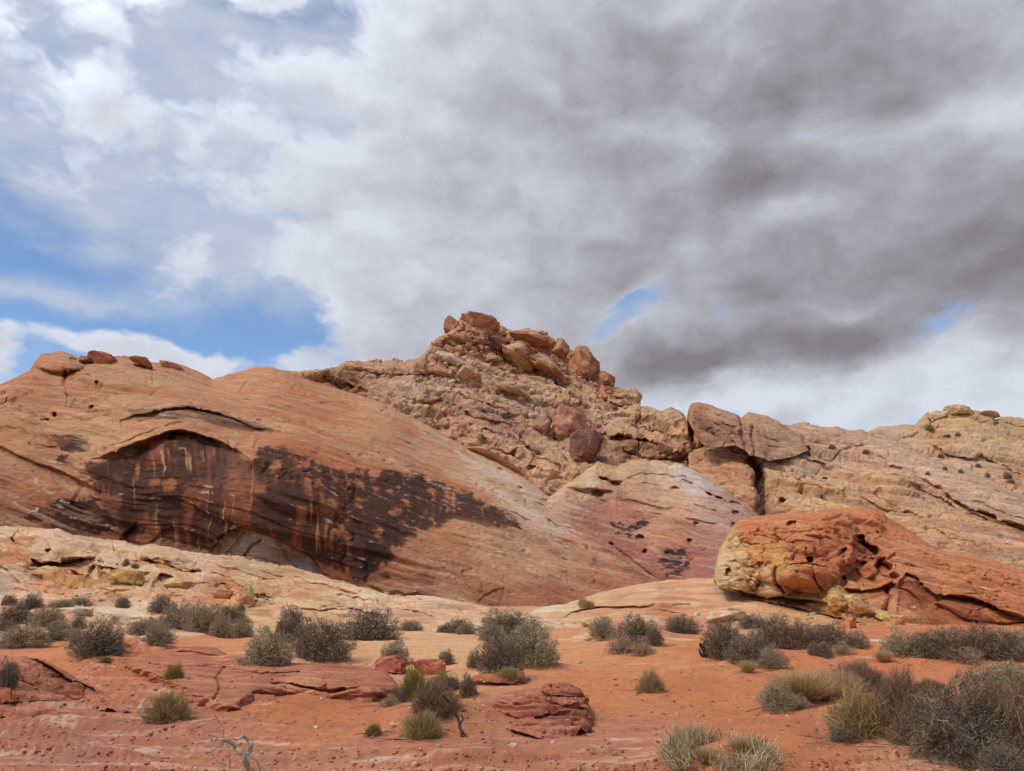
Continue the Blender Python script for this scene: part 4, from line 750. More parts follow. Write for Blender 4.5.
    crust = sst(fbm(np.stack([X / 2.2, Yw / 0.7, X * 0], -1), 3, 217), 0.35, 0.6) * (1 - zone) * sst(R, 13, 17) * near; C = mixc(C, (214, 164, 130), 0.5 * crust)
    C = C * np.array([0.93, 1.06, 1.06]) * (1 + 0.14 * fbm(P2 / 0.09, 2, 218) * near)[..., None]
    C = np.clip(C, 0.02, 0.7)
    V = np.stack([X, Yw, Z], -1); nr, nc = X.shape
    i = np.arange(nr * nc).reshape(nr, nc); j = np.roll(i, -1, axis=1)
    Q = np.stack([i[:-1], j[:-1], j[1:], i[1:]], -1).reshape(-1, 4)
    m = rock_material('desert_sand', 7.0, 0.0, 0.7, 0.02, var=0.14, speck=0.26, grain=0.3, lines=0.0, patina=0.12)
    g = link('ground', mesh_from('ground', V.reshape(-1, 3), Q, m, C.reshape(-1, 3)))
    tag(g, 'orange desert sand with flat beds of red slickrock showing through', 'ground', kind=KIND)
    return g
ground = make_ground()

# ------------------------------------------------------------------ foreground rocks
def slab_depth(bot, h0, edge=0):
    """flat slab: a low upright front edge, then a level top going back"""
    def f(X, Y):
        yf = gYh(interp(bot, X) - 3, 0.0); h = h0 * (1 + 0.3 * perlin(np.stack([X / 30, X * 0, X * 0 + h0], -1))); yt = gYh(Y, h)
        return np.maximum(yf, yt) + 0.15 * np.log1p(np.exp(-np.abs(yf - yt) / 0.15))
    return f
near_bed = dict(big=(0.06, 0.9), bed=(0.05, 0.09, 1.2), fine=(0.014, 0.06), cracks=(0.04, 0.5), dipy=0.3, cwarp=8.0, tint=(0.95, 1.04, 0.92), blocks=[(0.7, 0.3, 0.09, 0.03), (0.25, 0.4, 0.04, 0.015)])
def red_paint(C, X, Y, P, al, ac, seed):
    m = fbm(np.stack([al / 0.9, ac / 0.05, P[..., 1] / 0.9], -1), 3, seed + 5); C = mixc(C, (196, 134, 108), 0.4 * sst(m, 0.15, 0.5)); C = mixc(C, (128, 70, 54), 0.4 * sst(-m, 0.2, 0.5)); return C
b1 = [(-70, 722), (0, 719), (35, 719), (60, 716), (100, 714), (139, 717)]
ledge1 = formation('rock_ledge', -70, 139, 0.7, [(-70, 650), (-20, 653), (0, 655), (22, 656), (40, 659), (52, 664), (70, 674), (84, 682), (100, 691), (118, 700), (130, 706), (139, 713)], b1,
    [(-60, 722, 9.7), (0, 719, 9.8), (60, 716, 10.0), (139, 717, 9.9), (0, 655, 12.0), (40, 659, 11.8), (84, 682, 11.2), (118, 700, 10.7), (139, 713, 10.1), (-60, 652, 12.2), (40, 690, 10.7), (0, 690, 10.5)],
    [(10, 665, (172, 100, 78)), (50, 670, (166, 98, 76)), (40, 690, (160, 92, 70)), (70, 690, (158, 92, 70)), (10, 705, (160, 90, 70)), (60, 708, (166, 98, 76)), (110, 704, (172, 104, 82)), (-30, 690, (160, 92, 70)), (90, 700, (168, 100, 80))],
    M_near, seed=61, dip=math.radians(16), roundtop=(0.10, 0.5), sides=[(139, 14, 0.5)], ledges=[(0.17, 0.06, -0.15), (0.07, 0.025, -0.15)], back=(1.6, 0.9), crag=0.6, paint=red_paint,
    feats=lambda X, Y: f_lip(X, Y, [(14, 652), (36, 660), (52, 667), (64, 675), (78, 682), (96, 692), (110, 701)], 14, 0.6, wob=1.0, tap=0.32) + f_lip(X, Y, [(-20, 672), (10, 676), (30, 684), (42, 696)], 6, 0.22) + f_lip(X, Y, [(-60, 700), (-10, 699), (30, 701), (60, 700)], 5, 0.15) + f_bulge(X, Y, 75, 690, 12, 6, .2, 0.6), **near_bed)
tag(ledge1, 'dark red layered rock ledge with an undercut lip in the near left corner', 'rock ledge')
b2 = [(126, 674), (150, 683), (175, 694), (196, 706), (214, 714), (226, 716), (240, 714), (250, 708), (262, 701), (285, 698), (310, 697), (330, 700), (350, 704), (372, 706), (398, 700)]
ledge2 = formation('rock_ledge', 126, 398, 0.7, [(126, 654), (140, 651), (160, 646), (175, 645), (200, 646), (216, 648), (226, 653), (245, 657), (270, 661), (300, 663), (340, 665), (365, 666), (385, 670), (398, 684)], b2,
    slab_depth(b2, 0.13), [(150, 660, (170, 98, 74)), (200, 655, (172, 100, 78)), (190, 680, (176, 106, 84)), (230, 690, (170, 102, 80)), (220, 706, (184, 112, 86)), (270, 675, (168, 98, 76)), (320, 675, (164, 96, 74)), (310, 690, (190, 124, 96)), (370, 680, (166, 98, 76)), (390, 690, (160, 92, 72)), (140, 666, (182, 112, 84))],
    M_near, seed=64, dip=math.radians(3), roundtop=(0.04, 0.3), ledges=[(0.09, 0.05, -0.25), (0.05, 0.02, -0.2)], back=(0.8, 0.5), crag=0.5, paint=red_paint,
    feats=lambda X, Y: f_lip(X, Y, [(170, 651), (195, 652), (215, 655), (228, 658)], 4, 0.5) + f_crack(X, Y, [(214, 700), (220, 688), (216, 678), (225, 668)], 1.2, 0.3) + f_crack(X, Y, [(272, 684), (300, 686), (330, 692), (360, 690)], 1.2, 0.3) + f_crack(X, Y, [(150, 664), (180, 668), (210, 666), (260, 674), (300, 672)], 1.0, 0.25), **near_bed)
tag(ledge2, 'broad flat red rock ledge with a crumbling front edge left of centre', 'rock ledge')
b3 = [(478, 712), (490, 721), (508, 731), (525, 738), (545, 743), (565, 743), (578, 739), (588, 731), (594, 722)]
ledge3 = formation('layered_boulder', 478, 594, 0.6, [(478, 704), (486, 698), (500, 694), (515, 690), (530, 689), (541, 688), (545, 684), (553, 682), (564, 682), (573, 685), (580, 690), (585, 697), (588, 704), (592, 711), (594, 714)], b3,
    [(480, 710, 9.75), (520, 732, 8.85), (555, 740, 8.6), (590, 726, 9.0), (515, 690, 10.2), (560, 682, 10.0), (585, 697, 9.7), (540, 710, 9.3)],
    [(500, 704, (170, 104, 84)), (540, 700, (162, 96, 76)), (560, 690, (158, 92, 74)), (575, 705, (150, 86, 70)), (540, 720, (160, 94, 76)), (560, 730, (140, 80, 64)), (585, 716, (158, 94, 76))],
    M_near, seed=67, dip=math.radians(9), roundtop=(0.10, 0.5), sides=[(594, 10, 0.4), (478, 10, .3)], ledges=[(0.11, 0.07, -0.3), (0.05, 0.025, -0.2)], back=(0.9, 0.7), crag=0.5, paint=red_paint,
    feats=lambda X, Y: f_lip(X, Y, [(540, 692), (552, 697), (566, 700), (582, 699)], 5, 0.22) + f_lip(X, Y, [(545, 705), (560, 709), (580, 709), (590, 712)], 4, 0.16) + f_lip(X, Y, [(500, 712), (520, 717), (545, 717), (570, 716)], 5, 0.18) + f_lip(X, Y, [(487, 700), (510, 703), (530, 704)], 3, 0.12), **near_bed)
tag(ledge3, 'layered dark red boulder half buried in sand in the middle foreground', 'boulder')
b4 = [(462, 690), (480, 693), (500, 694), (518, 694), (529, 690)]
ledge4 = formation('rock_slab', 462, 529, 0.6, [(462, 681), (475, 675), (492, 672), (508, 672), (522, 674), (527, 680), (529, 687)], b4, slab_depth(b4, 0.16),
    [(480, 680, (168, 96, 72)), (510, 680, (164, 94, 70)), (520, 688, (150, 84, 64))], M_near, seed=70, dip=math.radians(4), roundtop=(0.03, 0.2), ledges=[(0.08, 0.05, -0.2)], back=(0.5, 0.4), crag=0.4, paint=red_paint,
    feats=lambda X, Y: f_lip(X, Y, [(470, 682), (495, 683), (520, 684)], 3, 0.2), **near_bed)
tag(ledge4, 'low red rock slab just above the layered boulder', 'rock slab')
pale_bed = dict(near_bed); pale_bed.update(tint=(1, 1, 1), blocks=[], big=(0.1, 1.5), bed=(0.06, 0.15, 1.5), fine=(0.02, 0.1))
for (x0, x1, tp, bt, lab) in [
    (43, 96, [(43, 611), (47, 608), (60, 606), (75, 606), (88, 607), (94, 609), (96, 612)], [(43, 616), (55, 619), (75, 620), (90, 619), (96, 616)], 'pale cream flat rock slab among shrubs, the left one of the pair'),
    (94, 158, [(94, 610), (99, 606), (112, 606), (125, 608), (140, 611), (150, 615), (158, 621)], [(94, 620), (110, 625), (130, 627), (150, 628), (158, 626)], 'pale cream cracked rock slab with dark shrub before it, the right one of the pair'),
    (858, 892, [(858, 643), (865, 640), (875, 639), (885, 640), (892, 644)], [(858, 648), (870, 651), (885, 651), (892, 648)], 'small pinkish white rock patch in the sand below the outcrop'),
    (585, 640, [(585, 636), (600, 633), (615, 632), (630, 634), (640, 637)], [(585, 640), (610, 642), (640, 641)], 'thin pale rock plate lying on sand below the mound')]:
    sl = formation('rock_slab', x0, x1, 0.6, tp, bt, slab_depth(bt, 0.3 if x0 < 200 else 0.14), [((x0 + x1) / 2, (tp[0][1] + bt[0][1]) / 2, (212, 180, 150) if x0 != 585 else (214, 160, 120))], M_slab, seed=73 + x0, dip=math.radians(4), roundtop=(0.02, 0.3), ledges=[(0.12, 0.05, 0.0)], back=(0.8, 0.6), crag=0.5, **pale_bed)
    tag(sl, lab, 'rock slab')

# ------------------------------------------------------------------ loose boulders
import bmesh
def ico(sub):
    bm = bmesh.new(); bmesh.ops.create_icosphere(bm, subdivisions=sub, radius=1.0)
    bm.verts.ensure_lookup_table(); V = np.array([v.co[:] for v in bm.verts]); T = np.array([[v.index for v in f.verts] for f in bm.faces]); bm.free(); return V, T
ICO = {s: ico(s) for s in (2, 3, 4, 5)}
def boulder_mesh(name, size, seed, color, mat, sub=4, planes=15, soft=0.97, color2=None, rough=0.08):
    r = np.random.default_rng(seed); V, T = ICO[sub]; V = V.copy()
    V = np.sign(V) * np.abs(V) ** 0.5; rot = np.linalg.qr(r.normal(size=(3, 3)) * 0.25 + np.eye(3))[0]; V = V @ rot
    V *= 1 + 0.22 * fbm(V * 1.1 + seed * 3.7, 2, seed)[:, None]
    for _ in range(planes):
        n = r.normal(size=3); n /= np.linalg.norm(n); dd = r.uniform(0.58, 0.94)
        e = np.maximum(0, V @ n - dd); V -= n * (e * soft)[:, None]
    V *= (1 + rough * fbm(V * 3.5 + seed, 4, seed + 3, 0.55) - rough * 1.2 * (1 - sst(np.abs(perlin(V * np.array([1.2, 1.2, 3.5]) + seed, seed + 4)), 0, 0.08)))[:, None]
    V *= np.array(size) / 2
    c = np.tile(lin(color) / ILL * np.array([1.12, 1.26, 1.32]), (len(V), 1)); q = V / (max(size) / 2)
    if color2 is not None: m = sst(fbm(q * 1.6 + seed, 3, seed + 8), -0.1, 0.3)[:, None]; c = c * (1 - m) + lin(color2) / ILL * m
    c *= (1 + 0.16 * fbm(q * np.array([2, 2, 6.0]) + seed, 3, seed + 9))[:, None]
    return mesh_from(name, V, T, mat, np.clip(c, 0.02, 0.7))
def boulder(px, py, Y, w, h, seed, color, label, mat=None, name='boulder', cat='boulder', deep=1.0, tilt=0.0, sub=4, color2=None, group=None, planes=11):
    k = Y / F / ray(px, py)[1] * 1.0
    sx = w * Y / F * 1.0; sz = h * Y / F * 1.05; sy = max(sx, sz) * deep
    o = link(name, boulder_mesh(name, (sx, sy, sz), seed, color, mat or M_far, sub, color2=color2, planes=planes)); o.location = at(px, py, Y); o.rotation_euler = (0, tilt, 0)
    return tag(o, label, cat, group)
bpy.context.view_layer.update()
def cast(px, py, default=None):
    d = Vector(ray(px, py)).normalized(); dg = bpy.context.evaluated_depsgraph_get()
    hit, loc, nrm, *_ = SC.ray_cast(dg, Vector(CAM), d)
    return (np.array(loc), np.array(nrm)) if hit else (None, None)
BO = [  # px, py, Y (None = rests on what is there), w, h, colour, label, tilt
    (451, 328, 165, 16, 18, (182, 124, 94), 'round knob boulder standing at the left end of the summit', 0.2, (160, 104, 78)),
    (480, 327, 168.5, 44, 20, (188, 134, 102), 'largest pale orange block crowning the summit', 0.25, (176, 118, 88)),
    (500, 343, 160, 24, 15, (128, 84, 70), 'dark maroon block just under the summit crown', 0.5, (110, 72, 62)),
    (531, 338, 168, 44, 15, (184, 126, 92), 'long flat topped block on the summit skyline right of the crown', 0.12, (170, 110, 80)),
    (561, 348, 166, 20, 16, (182, 130, 98), 'small block between the flat topped one and the bulging one on the summit', 0.5, (170, 112, 84)),
    (584, 367, 163, 32, 32, (180, 120, 86), 'big bulging boulder on the right shoulder of the summit', 0.3, (164, 104, 76)),
    (606, 381, 160, 17, 19, (174, 112, 82), 'small upright boulder at the end of the summit boulder row', 0.2, (150, 96, 72)),
    (628, 398, 158, 24, 20, (190, 144, 110), 'pale stepped block below the summit boulder row on the right skyline', 0.4, (178, 128, 96)),
    (518, 353, None, 46, 20, (188, 138, 104), 'sloping orange slab block under the summit skyline', 0.6, (150, 98, 76)),
    (545, 366, None, 40, 18, (186, 132, 98), 'slanted block leaning beside the bulging summit boulder', 0.6, (168, 114, 86)),
    (512, 389, None, 36, 14, (194, 150, 118), 'long pale slab lying in the middle of the rubble slope', 0.35, (184, 140, 108)),
    (452, 361, None, 34, 13, (198, 162, 134), 'pale grey slab on the left shoulder below the summit', 0.4, (186, 146, 116)),
    (468, 374, None, 26, 16, (184, 136, 104), 'tan block under the pale grey slab on the left shoulder', 0.5, (172, 120, 92)),
    (440, 371, None, 28, 10, (186, 134, 102), 'low tan slab at the left edge of the rubble slope', 0.3, (180, 130, 100)),
    (543, 424, None, 18, 28, (168, 116, 92), 'narrow upright split block in the middle of the slope', 0.1, (120, 82, 68)),
    (567, 425, None, 42, 34, (180, 124, 96), 'squarish pink brown block beside the split one on the slope', 0.4, (164, 106, 88)),
    (585, 450, None, 38, 34, (136, 90, 78), 'dark purple red boulder at the foot of the slope', 0.4, (112, 76, 68)),
    (103, 358, 96, 30, 17, (184, 118, 86), 'small reddish cap boulder on the crest of the dome', 0.0, (166, 104, 76)),
    (140, 361, 97, 24, 10, (164, 98, 74), 'thin dark red slab on the crest of the dome', 0.25, None),
       (86, 360, 95, 16, 8, (150, 98, 76), 'tiny dark boulder wedged next to the cap boulder on the dome', 0.1, None),
    (174, 368, 104, 24, 8, (184, 124, 90), 'low flat block on the dome crest above the alcove', 0.3, None),
    (960, 411, 186, 30, 11, (196, 158, 112), 'pale yellow knob boulder on the far right hilltop', 0.1, (184, 140, 100)),
    (938, 415, 184, 22, 9, (188, 146, 106), 'small pointed boulder left of the pale yellow knob', -0.2, None),
    (985, 415, 186, 26, 6, (182, 140, 106), 'flat dark edged block right of the pale yellow knob', 0.1, None),
    (848, 623, None, 14, 17, (186, 112, 84), 'triangular reddish boulder in front of the orange outcrop', 0.1, (150, 84, 60)),
    (883, 617, None, 17, 13, (210, 162, 106), 'yellowish round boulder at the foot of the orange outcrop', 0.0, (196, 140, 90)),
    (897, 620, None, 13, 9, (202, 142, 98), 'smaller orange boulder right of the yellowish round one', 0.0, None),
    (834, 600, None, 18, 18, (200, 152, 96), 'blocky yellow boulder leaning against the outcrop', 0.2, (186, 120, 78)),
    (858, 606, None, 26, 16, (206, 156, 112), 'smooth tan boulder lodged below the hollows of the outcrop', 0.5, (192, 124, 86)),
    (387, 666, None, 36, 17, (170, 96, 74), 'lens shaped red boulder on the sand behind the broad ledge', 0.1, (150, 84, 66)),
    (432, 668, None, 34, 17, (176, 98, 70), 'rounded red boulder just above the green joint fir', 0.0, (166, 90, 66)),
    (222, 593, None, 22, 14, (196, 132, 92), 'blocky orange boulder on the pale ledge', 0.2, (206, 154, 110)),
    (246, 596, None, 18, 20, (206, 160, 112), 'rounded yellowish boulder on the pale ledge', 0.0, (190, 134, 92)),
    (180, 584, None, 28, 11, (206, 158, 112), 'long yellowish block at the lip of the pale ledge', 0.2, (188, 134, 80)),
    (130, 577, None, 34, 14, (196, 146, 92), 'bulging yellow block under the lip of the pale ledge', 0.2, (180, 128, 74)),
    (595, 622, None, 30, 8, (208, 156, 118), 'low tan boulder at the left foot of the pale mound', 0.1, None),
    (728, 617, None, 40, 13, (212, 166, 134), 'rounded pale pink boulder in front of the mound', 0.0, (204, 148, 112)),
]
boulder_specs = []
for k, (px, py, Y, w, h, c, lab, tl, c2) in enumerate(BO):
    if Y is None:
        loc, _ = cast(px, py + h * 0.3); Y = loc[1] if loc is not None else 50.0
    boulder_specs.append((px, py, Y, w, h, 300 + k * 7, c, lab, tl, c2))
# scree on the summit slope
scree_poly = [(432, 350), (470, 345), (520, 366), (570, 382), (600, 392), (632, 408), (640, 425), (600, 432), (560, 412), (520, 420), (480, 405), (440, 388), (425, 372)]
def inside(x, y, poly): return float(inpoly(np.array([[x]], float), np.array([[y]], float), poly, 0.5)[0, 0]) > 0.5
scree_pts = []
while len(scree_pts) < 210:
    x, y = rnd.uniform(424, 642), rnd.uniform(344, 434)
    if inside(x, y, scree_poly):
        loc, nr = cast(x, y)
        if loc is not None: scree_pts.append((loc, rnd.choice([2.2, 2.6, 3, 3.4, 4, 5, 6.5])))
crown_pts = []
for _ in range(46):
    t = rnd.random(); x = 436 + 190 * t; y = float(interp([(436, 348), (455, 336), (480, 334), (510, 345), (540, 352), (575, 372), (600, 386), (626, 402)], x)) + rnd.uniform(-3, 16)
    loc, nr = cast(x, y)
    if loc is not None and loc[1] > 100: crown_pts.append((loc, rnd.uniform(6, 15)))
ledge_pts = []
for _ in range(110):
    x, y = rnd.choice([(rnd.uniform(160, 420), rnd.uniform(590, 614)), (rnd.uniform(60, 200), rnd.uniform(590, 606)), (rnd.uniform(560, 720), rnd.uniform(612, 626)), (rnd.uniform(800, 920), rnd.uniform(608, 628))])
    loc, nr = cast(x, y)
    if loc is not None and loc[1] > 20: ledge_pts.append((loc, rnd.choice([2.5, 3, 4, 5, 7])))

# ------------------------------------------------------------------ shrubs
def plant_material(name):
    m = bpy.data.materials.new(name); m.use_nodes = True; nt = m.node_tree; N.nt = nt
    b = nt.nodes['Principled BSDF']; b.inputs['Roughness'].default_value = 0.85; b.inputs['Specular IOR Level'].default_value = 0.1
    a = nt.nodes.new('ShaderNodeAttribute'); a.attribute_name = 'Col'
    tc = nt.nodes.new('ShaderNodeTexCoord'); n = N.noise(N(tc.outputs['Object']), 6.0, 4, 0.6)
    c = N.vm('SCALE', N(a.outputs['Color']), scale=(n - 0.5) * 0.7 + 1.0); nt.links.new(c.s, b.inputs['Base Color'])
    return m
M_twig = plant_material('shrub_foliage'); M_stem = plant_material('shrub_wood')
def ribbons(base, dirs, length, width, bend, cols, r, taper=0.35, segs=2):
    """thin curved blades: base (n,3), dirs (n,3)"""
    n = len(base); dirs = dirs / (np.linalg.norm(dirs, axis=1, keepdims=True) + 1e-9)
    side = np.cross(dirs, r.normal(size=(n, 3))); side /= np.linalg.norm(side, axis=1, keepdims=True) + 1e-9
    bd = np.cross(side, dirs)
    V = []; 
    for k in range(segs + 1):
        t = k / segs; p = base + dirs * (length * t)[:, None] + bd * (bend * t * t)[:, None]
        w = width * (1 - (1 - taper) * t) / 2
        V += [p - side * w[:, None], p + side * w[:, None]]
    V = np.stack(V, 1); idx = np.arange(n)[:, None] * (2 * segs + 2)
    Q = np.concatenate([idx + np.array([[2 * k, 2 * k + 1, 2 * k + 3, 2 * k + 2]]) for k in range(segs)], 0)
    C = np.repeat(cols[:, None], 2 * segs + 2, 1)
    return V.reshape(-1, 3), Q, C.reshape(-1, 3)
def tube(pts, rad, sides=5):
    pts = np.asarray(pts, float); n = len(pts); rad = np.broadcast_to(rad, (n,))
    tg = np.gradient(pts, axis=0); tg /= np.linalg.norm(tg, axis=1, keepdims=True) + 1e-9
    ref = np.array([0.31, 0.93, 0.2]); a = np.cross(tg, ref); a /= np.linalg.norm(a, axis=1, keepdims=True) + 1e-9; b = np.cross(tg, a)
    th = np.linspace(0, 2 * np.pi, sides, endpoint=False)
    V = pts[:, None] + rad[:, None, None] * (np.cos(th)[None, :, None] * a[:, None] + np.sin(th)[None, :, None] * b[:, None])
    i = np.arange(n * sides).reshape(n, sides); j = np.roll(i, -1, 1)
    Q = np.stack([i[:-1], j[:-1], j[1:], i[1:]], -1).reshape(-1, 4); return V.reshape(-1, 3), Q
def merge(parts):
    V, Q, C, o = [], [], [], 0
    for v, q, c in parts: V.append(v); Q.append(q + o); C.append(c); o += len(v)
    return np.concatenate(V), np.concatenate(Q), np.concatenate(C)
def jit(r, n, cols, amt=0.25):
    base = np.array([lin(c) for c in cols]) ; c = base[r.integers(0, len(base), n)] * np.array([0.72, 0.64, 0.53])
    return np.clip(c * (1 + amt * r.normal(size=(n, 1))), 0.01, 0.7)
KINDS = {  # leaf/twig colours, wood colours, twig count, twig length, twig width, upness
    'dark': ([(160, 144, 126), (140, 126, 110), (190, 172, 148), (122, 110, 98)], [(96, 82, 72)], 8600, .105, .0075, 0.15),
    'grey': ([(196, 180, 152), (172, 158, 134), (214, 196, 168), (150, 138, 120)], [(128, 110, 94)], 8600, .10, .0075, 0.15),
    'pale': ([(216, 194, 166), (198, 174, 148), (180, 158, 138)], [(160, 138, 118)], 4200, .15, .007, 0.15),
    'sage': ([(196, 186, 152), (178, 170, 140), (212, 202, 168), (158, 152, 126)], [(130, 114, 96)], 9000, .085, .008, 0.2),
    'brown': ([(166, 138, 116), (144, 118, 102), (184, 156, 130)], [(96, 76, 66)], 7000, .18, .007, 0.7),
    'green': ([(150, 146, 76), (170, 160, 92), (128, 128, 70), (184, 168, 112)], [(120, 108, 70)], 3600, .26, .011, 1.2),
    'olive': ([(206, 182, 128), (186, 164, 116), (160, 144, 104), (224, 198, 146)], [(118, 102, 76)], 5600, .24, .008, 0.9),
    'grass': ([(236, 204, 152), (216, 184, 136), (190, 160, 120), (246, 218, 170)], [(140, 114, 84)], 3200, .6, .008, 1.4),
}
def shrub_meshes(kind, seed, dens=1.0):
    """a shrub one metre across and about 0.7 high: stems from one root and a dome of fine twigs"""
    r = np.random.default_rng(seed); cols, wood, n, tl, tw, up = KINDS[kind]; n = int(n * dens); tw = tw / math.sqrt(dens)
    hz = 0.62
    if kind == 'grass':
        th = r.uniform(0, 2 * np.pi, n); rr = 0.16 * np.sqrt(r.random(n)); base = np.stack([rr * np.cos(th), rr * np.sin(th), 0 * th], -1)
        a2 = th + r.normal(0, 0.6, n); lean = np.abs(r.normal(0.5, 0.35, n)); d = np.stack([np.cos(a2) * lean, np.sin(a2) * lean, np.ones(n)], -1)
        L = 0.2 + 0.55 * r.random(n) ** 0.7; F_ = ribbons(base, d, L, np.full(n, tw), -r.uniform(0.0, 0.22, n), jit(r, n, cols), r, 0.2, 3)
        nst = 20
    else:
        phi = r.uniform(0, 2 * np.pi, n); ct = r.uniform(-0.12, 1.0, n) ; st = np.sqrt(1 - ct * ct)
        d = np.stack([st * np.cos(phi), st * np.sin(phi), ct], -1)
        lump = 1 + 0.44 * fbm(d * 1.5 + seed, 3, seed)
        u = 1 - 0.62 * r.random(n) ** 1.6
        # clumps of twigs leave gaps between them
        keep = perlin(d * u[:, None] * 5.5 + seed * 1.3, seed + 2) > -0.10 + 0.14 * r.random(n)
        P = d * (0.46 * lump * u)[:, None]; P[:, 2] = P[:, 2] * hz / 0.46 * 0.95 + 0.06; P[:, 2] = np.maximum(P[:, 2], 0.01 + 0.03 * r.random(n))
        squeeze = 0.85 + 0.15 * sst(P[:, 2], 0.0, 0.2); P[:, :2] *= squeeze[:, None]
        P[:, 2] *= 1 - 0.25 * sst(np.hypot(P[:, 0], P[:, 1]), 0.2, 0.6)
        dirs = d * 0.9 + r.normal(size=(n, 3)) * 0.55 + np.array([0, 0, up])
        P, dirs, nn = P[keep], dirs[keep], int(keep.sum())
        L = tl * r.uniform(0.5, 1.3, nn); dn = dirs / np.linalg.norm(dirs, axis=1, keepdims=True)
        fr = ribbons(P - dn * (L * 0.5)[:, None], dirs, L, tw * r.uniform(0.6, 1.3, nn), r.normal(0, 0.25, nn) * L, jit(r, nn, cols), r, 0.3, 2)
        parts = [fr]
        if kind in ('dark', 'grey', 'sage', 'brown'):      # small leaves along the twigs
            m = int(nn * 1.1); k = r.integers(0, nn, m); q = P[k] + dn[k] * (L[k] * r.uniform(-.5, .6, m))[:, None] + r.normal(0, 0.008, (m, 3))
            parts.append(ribbons(q, r.normal(size=(m, 3)) + np.array([0, 0, .6]), r.uniform(.012, .024, m) / math.sqrt(dens), r.uniform(.006, .011, m) / math.sqrt(dens), np.zeros(m), jit(r, m, cols), r, 0.5, 1))
        F_ = merge(parts); nst = 46
    W_ = []
    for _ in range(nst):
        ph = r.uniform(0, 6.283); ln = r.uniform(0.1, 1.3) if up < 1 else r.uniform(0.05, 0.6); e = np.array([math.cos(ph) * ln, math.sin(ph) * ln, 1.0]); e /= np.linalg.norm(e)
        R = r.uniform(0.26, 0.46); p0 = np.array([r.normal(0, 0.03), r.normal(0, 0.03), -0.04]); k = np.linspace(0, 1, 6)[:, None]
        pts = p0 + e * R * k + np.array([0, 0, 0.08]) * k * k + np.cumsum(r.normal(0, 0.012, (6, 3)), 0)
        v, q = tube(pts, np.linspace(0.011, 0.003, 6), 4); W_.append((v, q, jit(r, len(v), wood, 0.1)))
    W_ = merge(W_)
    return (mesh_from('foliage', F_[0], F_[1], M_twig, F_[2], smooth=False), mesh_from('stems', W_[0], W_[1], M_stem, W_[2]))
PROTO = {}
def proto(kind, var, dens=1.0):
    key = (kind, var, dens)
    if key not in PROTO: PROTO[key] = shrub_meshes(kind, 500 + 17 * var + 101 * sorted(KINDS).index(kind), dens)
    return PROTO[key]
def shrub(loc, w, h, kind, label, group='shrubs on the desert floor', var=None, dens=1.0, name='shrub', cat='shrub', sink=0.02):
    fm, sm = proto(kind, rnd.randrange(3) if var is None else var, dens)
    e = link(name, None); e.location = (loc[0], loc[1], loc[2] - sink * h); e.rotation_euler = (0, 0, rnd.uniform(0, 6.28)); e.empty_display_size = 0.2
    loc = np.array(loc)
    hh = {'grass': 0.62, 'green': 0.8, 'olive': 0.78, 'brown': 0.76}.get(kind, 0.70); e.scale = (w, w * rnd.uniform(0.85, 1.05), h / hh)
    link('foliage', fm, e); link('stems', sm, e)
    return tag(e, label, cat, group)
